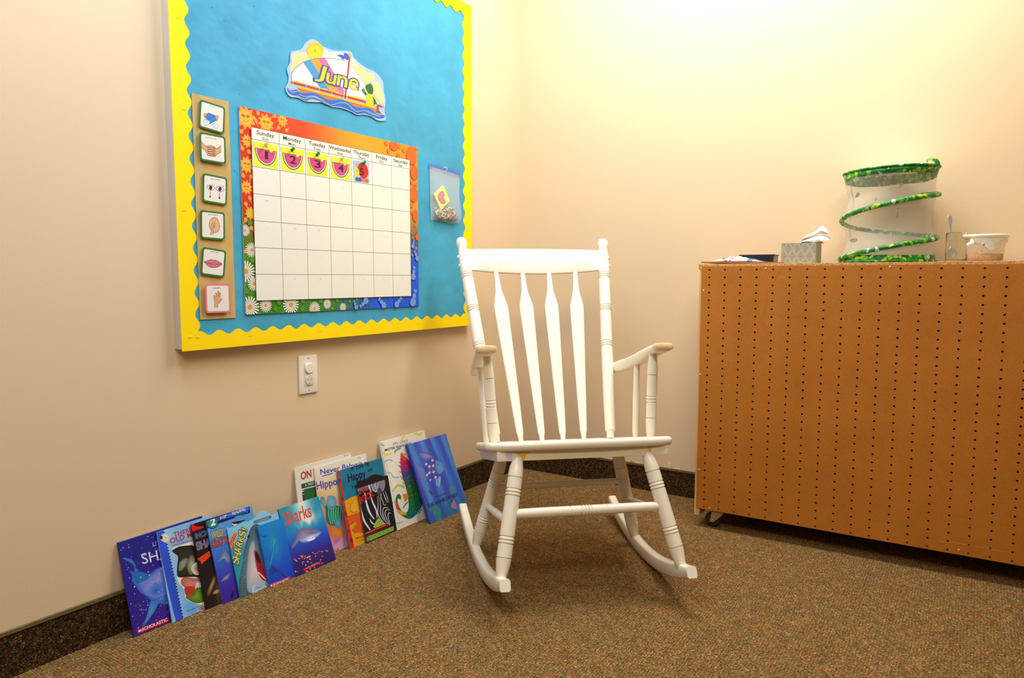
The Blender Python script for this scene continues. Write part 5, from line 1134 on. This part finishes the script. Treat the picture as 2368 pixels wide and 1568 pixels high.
# black case
bz = ZT+.0085
Mk = Matrix.Translation((1.016, -.165, bz-.0005)) @ Matrix.Rotation(.02, 4, 'Z')
case = thing('black_case', 'flat black case lying on the wooden board behind the plastic packet', 'case', Mk)
bm = bmesh.new(); box(bm, (0, 0, 0), (.104, .075, .021), .002); obj('case_body', bm, BLACK, case)
bm = bmesh.new(); box(bm, (-.010, -.002, .0213), (.108, .078, .0253), .0012); obj('case_lid', bm, mat('dark_lid', (.03, .03, .032), .3), case)
bm = bmesh.new(); box(bm, (.1042, .004, .001), (.1056, .07, .0205)); obj('end_panel', bm, mat('grey_end', (.30, .28, .26), .5), case)
# crumpled plastic packet
bm = bmesh.new(); n = 30; G = []
for j in range(13):
    row = []
    for i in range(n+1):
        u, v = i/n, j/12; x = .175*u; y = .075*v; prof = math.sin(PI*min(1, u*1.02))**.8*math.sin(PI*v)**.6
        z = .0150*prof*(1.1-.75*abs(u-.36))*(1+.5*nz(u*9, v*6))+.0006; row.append(bm.verts.new((x, y, max(.0006, z))))
    G.append(row)
for j in range(12):
    for i in range(n):
        f = bm.faces.new((G[j][i], G[j][i+1], G[j+1][i+1], G[j+1][i])); u = i/n; c = 0
        if .26 < u < .42: c = 1 if nz(i*.9, j*.9) > 0 else 0
        if .18 < u < .24: c = 3 if j % 5 else 0
        if .68 < u < .98: c = 2 if u < .80 else 4
        f.material_index = c
bm.faces.new([G[0][i] for i in range(n+1)]+[G[j][n] for j in range(1, 13)]+[G[12][i] for i in range(n-1, -1, -1)]+[G[j][0] for j in range(11, 0, -1)])
o = obj('plastic_packet', bm, [mat('packet_white', (.78, .76, .82), .3), mat('packet_red', (.80, .12, .10), .3), mat('packet_blue', (.05, .18, .62), .3), mat('packet_dark', (.10, .10, .22), .4), mat('packet_grey_blue', (.40, .44, .52), .3)], None, smooth=True)
o.matrix_world = Matrix.Translation((.936, -.262, bz+.0008)) @ Matrix.Rotation(.02, 4, 'Z') @ Matrix.Rotation(.017, 4, 'Y')
tag(o, 'crumpled white plastic packet with red and blue print on the wooden board', 'packet')
# tissue box
tx0, tx1, ty = 1.1605, 1.2655, -.230
Mt = Matrix.Translation((tx0, ty, ZT+.0004)) @ Matrix.Rotation(.014, 4, 'Z')
tb = thing('tissue_box', 'grey tissue box with a leaf pattern, tissue pulled out of the top', 'tissue box', Mt)
tw, tdp, thh = tx1-tx0, .105, .0655
S = Sheet(Mt, tw, thh)
S.grid(lambda u, v: (186, 176, 150), 2, 2)
LC = (96, 88, 82)
def tleaf(cx, cz, k=1.0):
    a, b = .0062*k, .0130*k; P = [(cx, cz-b), (cx+a*.9, cz-b*.35), (cx+a, cz+b*.2), (cx, cz+b), (cx-a, cz+b*.2), (cx-a*.9, cz-b*.35)]
    S.line(P, .0007, LC, True, closed=True, sm=3, same=True); S.line([(cx, cz-b*1.15), (cx, cz+b)], .0006, LC, True, same=True)
    for q in (-.3, .05, .4): S.line([(cx-a*.75, cz+b*(q+.25)), (cx, cz+b*q-.0012), (cx+a*.75, cz+b*(q+.25))], .0005, LC, True, same=True)
S.up()
for j, z in enumerate((-.001, .0225, .0475, .0695)):
    for i in range(5): tleaf(.0085+.0262*i+(.0131 if j % 2 == 0 else 0), z)
S.line([(.004, .0225), (tw-.004, .0225)], .0005, LC, True)
S.build('box_front', MATTE, tb, (*slab(tw, thh, tdp, .00002), (184, 174, 148)))
bm = bmesh.new(); lathe(bm, (tw*.52, tdp*.5, thh-.001), (tw*.52, tdp*.5, thh+.0004), [(0, .030), (1, .030)], 24); obj('box_opening', bm, mat('dark_slot', (.10, .09, .08), .8), tb)
bm = bmesh.new(); ZT_ = frame(1600, 340, 3.083); Mi = Mt.inverted()
def lerpc(K, x):
    for (a, za), (b, zb) in zip(K, K[1:]):
        if x <= b: return za+(zb-za)*(x-a)/(b-a)
    return K[-1][1]
def tissue_sheet(top, bot, x0, x1, dep, amp, ph):
    g = []
    for i in range(25):
        u = i/24; x = x0+(x1-x0)*u; row = []
        for j in range(9):
            v = j/8; yy = lerpc(bot, x)+(lerpc(top, x)-lerpc(bot, x))*v
            q = Mi @ on_y(ZT_(x, yy), ty+.05); row.append(bm.verts.new((q.x, q.y+dep+amp*math.sin(5*v+3*u+ph)+.003*nz(u*6, v*4, ph), max(q.z, thh-.002))))
        g.append(row)
    for p_, q_ in zip(g, g[1:]):
        for j in range(8): bm.faces.new((p_[j], q_[j], q_[j+1], p_[j+1]))
tissue_sheet([(780, 668), (800, 640), (880, 600), (925, 553), (950, 580), (976, 612)], [(780, 682), (850, 678), (905, 640), (940, 622), (976, 618)], 780, 976, .004, .008, 0)
tissue_sheet([(785, 672), (850, 650), (915, 615), (975, 628), (987, 650)], [(785, 684), (880, 682), (940, 668), (987, 662)], 785, 987, -.012, .007, 2)
tissue_sheet([(775, 676), (840, 662), (900, 668), (930, 672)], [(775, 686), (930, 686)], 775, 930, .018, .006, 4)
obj('tissue', bm, mat('white_tissue', (.90, .88, .83), .8, .2, .2, 60), tb, smooth=True)

# ------------------------------------------------------------------ pop-up net habitat with a green leaf-print coil
CX, CY, CR = 1.459, -.150, .128
QR = Vector((RT.x, RT.y, 0)).normalized(); QT = Vector((-FW.x, -FW.y, 0)).normalized()     # to the right / towards the room
cage = thing('net_habitat', 'pop-up insect net habitat with green leaf-print coil standing on the cabinet', 'insect cage', Matrix.Translation((CX, CY, ZT+.0003)))
m = bpy.data.materials.new('leaf_print_fabric'); m.use_nodes = True; nt = m.node_tree; P = nt.nodes['Principled BSDF']; N = nt.nodes.new; L = nt.links.new
P.inputs['Roughness'].default_value = .45
tc = N('ShaderNodeTexCoord'); v1 = N('ShaderNodeTexVoronoi'); v1.inputs['Scale'].default_value = 78; L(tc.outputs['Object'], v1.inputs['Vector'])
v2 = N('ShaderNodeTexVoronoi'); v2.feature = 'DISTANCE_TO_EDGE'; v2.inputs['Scale'].default_value = 78; L(tc.outputs['Object'], v2.inputs['Vector'])
sp = N('ShaderNodeSeparateColor'); L(v1.outputs['Color'], sp.inputs[0]); r = N('ShaderNodeValToRGB'); r.color_ramp.interpolation = 'CONSTANT'; El = r.color_ramp.elements
LCOL = [(0, (10, 120, 40)), (.22, (24, 150, 44)), (.42, (130, 190, 20)), (.58, (8, 104, 36)), (.72, (176, 214, 30)), (.86, (40, 160, 60)), (.94, (206, 214, 196))]
for i, (p_, c) in enumerate(LCOL):
    e = El[i] if i < 2 else El.new(p_); e.position = p_; e.color = (*pc(c), 1)
L(sp.outputs[0], r.inputs[0]); mr = N('ShaderNodeMath'); mr.operation = 'GREATER_THAN'; mr.inputs[1].default_value = .045; L(v2.outputs[0], mr.inputs[0])
mx = N('ShaderNodeMix'); mx.data_type = 'RGBA'; mx.inputs[6].default_value = (.008, .10, .05, 1); L(mr.outputs[0], mx.inputs[0]); L(r.outputs[0], mx.inputs[7]); L(mx.outputs[2], P.inputs['Base Color'])
LEAF = m
NET = mat('white_netting', (.86, .83, .76), .8, .1, 0, 50, .02, 5, alpha=.25)
WFAB = mat('white_lid_fabric', (.90, .88, .84), .7)
def cpt(phi, z, r=CR): return QR*(r*math.cos(phi)) + QT*(r*math.sin(phi)) + Vector((0, 0, z))
def ztop(phi, extra=0): return .283+extra+.0045*math.cos(phi)
def bandmesh(z0f, z1f, r0, r1, n=72, wob=0):
    bm = bmesh.new(); a = []; b = []; c = []; d = []
    for k in range(n):
        ph = 2*PI*k/n; w = wob*nz(math.cos(ph)*2, math.sin(ph)*2, 5)
        a.append(bm.verts.new(cpt(ph, z0f(ph)+w, r0+w))); b.append(bm.verts.new(cpt(ph, z1f(ph), r1))); c.append(bm.verts.new(cpt(ph, z0f(ph)+w, r0+w-.0008))); d.append(bm.verts.new(cpt(ph, z1f(ph), r1-.0008)))
    for k in range(n):
        q = (k+1) % n
        for x, y in ((a, b), (b, d), (d, c), (c, a)): bm.faces.new((x[k], x[q], y[q], y[k]))
    return bm
obj('top_band', bandmesh(lambda p: ztop(p, -.027)+.005*math.sin(p)-.006*abs(math.cos(p))**6, lambda p: ztop(p), CR-.004, CR+.005, wob=.004), LEAF, cage, smooth=True)
bm = bmesh.new(); tube(bm, [cpt(2*PI*k/60, ztop(2*PI*k/60), CR+.005) for k in range(60)], .0030, 8, closed=True); obj('top_hoop', bm, LEAF, cage, smooth=True)
bm = bmesh.new(); prev = None
for rr_, up_ in ((CR+.003, .0025), (CR*.8, .006), (CR*.5, .008), (.001, .009)):
    cur = [bm.verts.new(cpt(2*PI*k/48, ztop(2*PI*k/48)*(rr_/CR)+.283*(1-rr_/CR)+up_, rr_)) for k in range(48)]
    if prev:
        for k in range(48): bm.faces.new((prev[k], prev[(k+1) % 48], cur[(k+1) % 48], cur[k]))
    prev = cur
bm.faces.new(prev); obj('lid', bm, WFAB, cage, smooth=True)
obj('bottom_band', bandmesh(lambda p: .0005, lambda p: .0215+.001*math.sin(3*p), CR+.005, CR+.001, wob=0), LEAF, cage, smooth=True)
bm = bmesh.new(); tube(bm, [cpt(2*PI*k/60, .0045, CR+.005) for k in range(60)], .0032, 8, closed=True); obj('bottom_hoop', bm, LEAF, cage, smooth=True)
bm = bmesh.new(); bm.faces.new([bm.verts.new(cpt(2*PI*k/48, .001, CR)) for k in range(48)]); obj('cage_floor', bm, WFAB, cage)
def hz_(ph):    # coil height
    K = [(-.55, .222), (0, .2135), (PI/2, .187), (PI, .143), (1.5*PI, .110), (2*PI, .084), (2.5*PI, .056), (3*PI, .017), (3.3*PI, .008)]
    for (a, za), (b, zb) in zip(K, K[1:]):
        if ph <= b: return za+(zb-za)*(ph-a)/(b-a)
    return K[-1][1]
P = [cpt(-.35+(3.25*PI+.35)*k/150, 0, CR+.004) for k in range(151)]; hs = [hz_(-.35+(3.25*PI+.35)*k/150) for k in range(151)]
hs = [sum(hs[max(0, i-5):i+6])/len(hs[max(0, i-5):i+6]) for i in range(151)]
for p_, z in zip(P, hs): p_.z = z
bm = bmesh.new(); tube(bm, P, .0073, 12); obj('coil', bm, LEAF, cage, smooth=True)
# net wall drawn in between the hoops
bm = bmesh.new(); rows = []
def netr(ph, z):
    d = min([abs(z-hz_(ph+2*PI*k)) for k in (-1, 0, 1) if -.35 <= ph+2*PI*k <= 3.25*PI]+[abs(z-.26), abs(z-.01)])
    return CR-.001-.014*min(1, d/.06)**1.3
for j in range(31):
    z = .006+(.262-.006)*j/30; rows.append([bm.verts.new(cpt(2*PI*k/64, z, netr(2*PI*k/64, z))) for k in range(64)])
for a, b in zip(rows, rows[1:]):
    for k in range(64): bm.faces.new((a[k], a[(k+1) % 64], b[(k+1) % 64], b[k]))
obj('net_wall', bm, NET, cage, smooth=True)
ZX = frame(1900, 340, 5.06)
bm = bmesh.new()
for dx in (-.002, .002):
    tube(bm, [cpt(PI*1.30+dx/CR, z, netr(PI*1.30, z)-.001) for z in [.006+.26*k/20 for k in range(21)]], .0007, 6)
obj('net_seam', bm, mat('pale_green_seam', (.55, .68, .52), .6), cage)
bm = bmesh.new(); ph = .95
c0 = cpt(ph, ztop(ph)+.004, CR)
tube(bm, smooth_path([c0+Vector(q) for q in ((.010, 0, -.004), (.004, -.002, .005), (-.006, -.003, .012), (-.016, -.003, .012), (-.022, -.002, .006))], 5), lambda t: .0050*(1-.5*t), 8)
tube(bm, smooth_path([c0+Vector(q) for q in ((.010, 0, -.004), (.006, -.002, .008), (.001, -.002, .010), (.004, -.002, .0), (.014, -.001, -.008))], 5), lambda t: .0042*(1-.4*t), 8)
obj('tie_knot', bm, LEAF, cage, smooth=True)
# butterflies resting inside
def butterfly(pxy, depth, size, ang, col, label, open_=.35):
    p = on_y(ZX(*pxy), CY+depth)
    Mq = Matrix.Translation(p) @ Matrix.Rotation(math.atan2(QR.y, QR.x), 4, 'Z') @ Matrix.Rotation(ang, 4, 'Y')
    root = thing('butterfly', label, 'butterfly', Mq, 'butterflies in the net habitat')
    wm = mat('wing_%d' % round(sum(col)*1000), col, .7, .2, .2, 200, .35, 160)
    for s in (-1, 1):
        bm = bmesh.new(); O = [(0, -.004), (.30, .10), (.52, .46), (.50, .72), (.34, .92), (.18, 1.0), (.04, .80), (-.02, .40)]
        O = [(q.x, q.y) for q in smooth_path([(*a, 0) for a in O+[O[0]]], 3)][:-1]
        f = [bm.verts.new((a*size*math.cos(s*open_), s*abs(a)*size*math.sin(open_), b*size)) for a, b in O]; g = [bm.verts.new(v.co+Vector((0, s*.0003, 0))) for v in f]
        bm.faces.new(f); bm.faces.new(g[::-1])
        for k in range(len(f)): bm.faces.new((f[k], f[(k+1) % len(f)], g[(k+1) % len(f)], g[k]))
        obj('wing', bm, wm, root)
    bm = bmesh.new(); lathe(bm, (0, 0, -size*.12), (0, 0, size*.72), [(0, size*.02), (.1, size*.05), (.35, size*.05), (.45, size*.075), (.7, size*.06), (.78, size*.03), (.86, size*.05), (.97, size*.04), (1, size*.01)], 8); obj('body', bm, mat('moth_body', (.16, .11, .08), .8), root, smooth=True)
butterfly((655, 455), -.085, .022, -.45, (.26, .13, .06), 'brown butterfly hanging under the top, left of the three together', 1.2)
butterfly((690, 440), -.080, .020, -.30, (.10, .09, .10), 'dark grey butterfly hanging under the top between two brown ones', 1.2)
butterfly((735, 450), -.085, .022, .25, (.27, .135, .06), 'brown butterfly hanging under the top, right of the three together', 1.2)
butterfly((395, 590), -.05, .017, .3, (.17, .12, .08), 'grey-brown butterfly clinging to the left side above the coil', .4)
butterfly((620, 640), -.09, .013, .1, (.26, .22, .18), 'small butterfly half hidden just below the upper coil', .6)
butterfly((330, 1090), -.05, .022, 1.2, (.17, .125, .08), 'grey-brown butterfly with flat wings low on the left side', .25)
butterfly((915, 470), -.08, .014, .2, (.48, .34, .22), 'pale brown butterfly by the upper coil to the right of the others', .9)
bm = bmesh.new()
for (x, y), r_ in (((890, 715), .0012), ((887, 775), .0020), ((888, 805), .0019), ((882, 825), .0014), ((1130, 730), .0010), ((295, 885), .0009), ((440, 1235), .0015)):
    p = on_y(ZX(x, y), CY-.09); bmesh.ops.create_icosphere(bm, subdivisions=1, radius=r_, matrix=Matrix.Translation(p)@Matrix.Diagonal((1, .4, 1.5, 1)))
o = obj('droppings', bm, mat('dark_specks', (.12, .06, .04), .8), None); tag(o, 'dark specks stuck to the front of the habitat netting', 'specks', kind='stuff')

# ------------------------------------------------------------------ glass with a spoon, and the plastic tub
def shell(prof_o, prof_i, seg=40):
    bm = bmesh.new(); R = []
    for r_, z in prof_o+prof_i: R.append([bm.verts.new((r_*math.cos(2*PI*k/seg), r_*math.sin(2*PI*k/seg), z)) for k in range(seg)])
    for a, b in zip(R, R[1:]):
        for k in range(seg): bm.faces.new((a[k], a[(k+1) % seg], b[(k+1) % seg], b[k]))
    bm.faces.new(R[0][::-1]); bm.faces.new(R[-1]); return bm
gx, gy = 1.6435, -.200
GLASS = mat('clear_glass', (.96, .96, .93), .03, .5, 0, 50, 0, 5, trans=1.0, ior=1.32)
bm = shell([(.0240, 0), (.0262, .002), (.0268, .02), (.0272, .05), (.0270, .083), (.0266, .0845)], [(.0258, .083), (.0262, .05), (.0255, .01), (.0240, .006), (.001, .0058)])
o = obj('drinking_glass', bm, GLASS, None, smooth=True); o.matrix_world = Matrix.Translation((gx, gy, ZT+.0004)); tag(o, 'small clear glass with a spoon standing in it, left of the tub', 'glass')
Msp = Matrix.Translation((gx-.008, gy-.006, ZT+.0085)) @ Matrix.Rotation(math.atan2(QR.y, QR.x), 4, 'Z') @ Matrix.Rotation(-.05, 4, 'Y') @ Matrix.Rotation(-.10, 4, 'X')
bm = bmesh.new(); pts = []; secs = []
prof = [(.0, .0015, 0, .0008), (.003, .0075, -.001, .0008), (.010, .0120, -.0035, .0009), (.018, .0130, -.0045, .0009), (.026, .0112, -.0035, .0009), (.032, .0066, -.001, .0010), (.037, .0034, .001, .0016), (.05, .0025, .001, .0018), (.075, .0030, 0, .0014), (.095, .0048, 0, .0011), (.112, .0066, -.0005, .0010), (.122, .0068, -.001, .0010), (.127, .0050, -.0015, .0009), (.129, .0015, -.0016, .0007)]
sp_ = smooth_path([(q[1], q[2], q[3]) for q in prof], 4); sz = smooth_path([(0, 0, q[0]) for q in prof], 4)
for a, z in zip(sp_, sz):
    pts.append((0, 0, z.z)); n = 14; q = []
    bowl = max(0, -a.y)*1.0 if z.z < .035 else 0
    for k in range(n):
        u = 2*PI*k/n; x = a.x*math.cos(u); q.append((x, a.z*math.sin(u)+bowl*(1-(x/max(a.x, 1e-4))**2)-bowl*.2, 0))
    secs.append(q)
sweep(bm, pts, secs)
o = obj('spoon', bm, mat('polished_steel', (.86, .85, .83), .25, metal=.65), None, smooth=True); o.matrix_world = Msp; tag(o, 'metal teaspoon standing bowl down in the glass', 'spoon')
ux, uy = 1.7135, -.200
Mu = Matrix.Translation((ux, uy, ZT+.0004))
tub = thing('plastic_tub', 'clear plastic tub half full of brown crumbs with a paper towel under its lid', 'tub', Mu)
TUB = mat('cloudy_clear_plastic', (.90, .80, .64), .25, .5, 0, 50, .03, 8, alpha=.20)
bm = shell([(.0440, 0), (.0452, .002), (.0475, .03), (.0505, .068)], [(.0495, .068), (.0465, .03), (.0445, .003), (.001, .0025)]); obj('tub_body', bm, TUB, tub, smooth=True)
bm = bmesh.new(); R = []
for j, (rr_, z) in enumerate(((.0425, .0038), (.0438, .012), (.0446, .0205), (.034, .021), (.017, .0215))):
    R.append([bm.verts.new((rr_*math.cos(2*PI*k/48), rr_*math.sin(2*PI*k/48), z+(.008*nz(math.cos(2*PI*k/48)*2.5+j*.2, math.sin(2*PI*k/48)*2.5, 3)+.003*nz(k*.9, j, 2) if j > 1 else 0))) for k in range(48)])
for a, b in zip(R, R[1:]):
    for k in range(48): bm.faces.new((a[k], a[(k+1) % 48], b[(k+1) % 48], b[k]))
bm.faces.new(R[-1]); bm.faces.new(R[0][::-1])
o = obj('caterpillar_food', bm, wood_mat('brown_crumbs', (.42, .13, .03), (.85, .42, .15), 120, (1, 1, 1), .8, .3), None, smooth=True); o.matrix_world = Mu; tag(o, 'orange brown crumbs filling the bottom of the plastic tub', 'food crumbs', kind='stuff')
bm = shell([(.0520, .066), (.0570, .068), (.0575, .073), (.0555, .0765), (.050, .0770)], [(.048, .0755), (.001, .0750)]); obj('tub_lid', bm, mat('clear_lid', (.92, .88, .80), .2, alpha=.75, coat=.4), tub, smooth=True)
# paper towel caught under the lid: a skirt hanging down inside/outside
bm = bmesh.new(); rows = []
for j in range(9):
    v = j/8; row = []
    for k in range(61):
        a = math.atan2(QT.y, QT.x)-1.35+2.7*k/60; ln = .012+.024*math.exp(-((k-24)/9)**2)+.006*math.exp(-((k-50)/5)**2)+.003*nz(k*.25, 1)
        rr_ = .0530-.0062*v*(1.0)+.0010*nz(k*.3, v*2) + (.004 if v > 0 else 0); z = .0675-ln*v; rr_ = .0505+.0022*math.sin(PI*min(1, v*1.2))+.0006*nz(k*.5, v*3)+(.0008)
        row.append(bm.verts.new((rr_*math.cos(a), rr_*math.sin(a), z)))
    rows.append(row)
for a, b in zip(rows, rows[1:]):
    for k in range(60): bm.faces.new((a[k], a[k+1], b[k+1], b[k]))
o = obj('paper_towel', bm, mat('white_paper_towel', (.92, .89, .83), .8, .1, .4, 250, .02, 9, alpha=.88), tub, smooth=True)
# corner of towel flying out to the left
bm = bmesh.new(); c0 = Vector((0, 0, .0665)); g = []
for i in range(7):
    u = i/6; base = QR*(-.048-.022*u)+QT*(.020+.004*u); w_ = .012*(1-u)+.002
    g.append((bm.verts.new(base+Vector((0, 0, .067-.020*u+.002*math.sin(u*9)))), bm.verts.new(base+QT*.006+Vector((0, 0, .067-.020*u-w_)))))
for a, b in zip(g, g[1:]): bm.faces.new((a[0], b[0], b[1], a[1]))
obj('towel_corner', bm, MATS['white_paper_towel'], tub, smooth=True)
p = on_y(ZX(1905, 1110), uy-.050)
bm = bmesh.new(); arc = [p+QR*(.0075*math.cos(a))+Vector((0, 0, .0085*math.sin(a)))-QR*.004 for a in [1.15-2.55*k/18 for k in range(19)]]
tube(bm, arc, lambda t: .0004+.0021*math.sin(PI*min(1, max(0, .08+.86*t)))**.7, 10)
o = obj('caterpillar', bm, mat('dark_caterpillar', (.05, .03, .025), .7, .3, .5, 400, .3, 200), None, smooth=True); tag(o, 'small dark curled caterpillar on the front of the plastic tub', 'caterpillar')
bm = bmesh.new()
for x, y, r_ in ((1840, 1183, .0007), (1878, 1215, .0014), (1958, 1218, .0009), (1868, 1160, .001)):
    q = on_y(ZX(x, y), uy-.0465); bmesh.ops.create_icosphere(bm, subdivisions=1, radius=r_, matrix=Matrix.Translation(q)@Matrix.Diagonal((1.4, .5, 1, 1)))
o = obj('crumbs', bm, MATS['dark_specks'], None); tag(o, 'few dark crumbs stuck on the tub wall below the caterpillar', 'crumbs', kind='stuff')
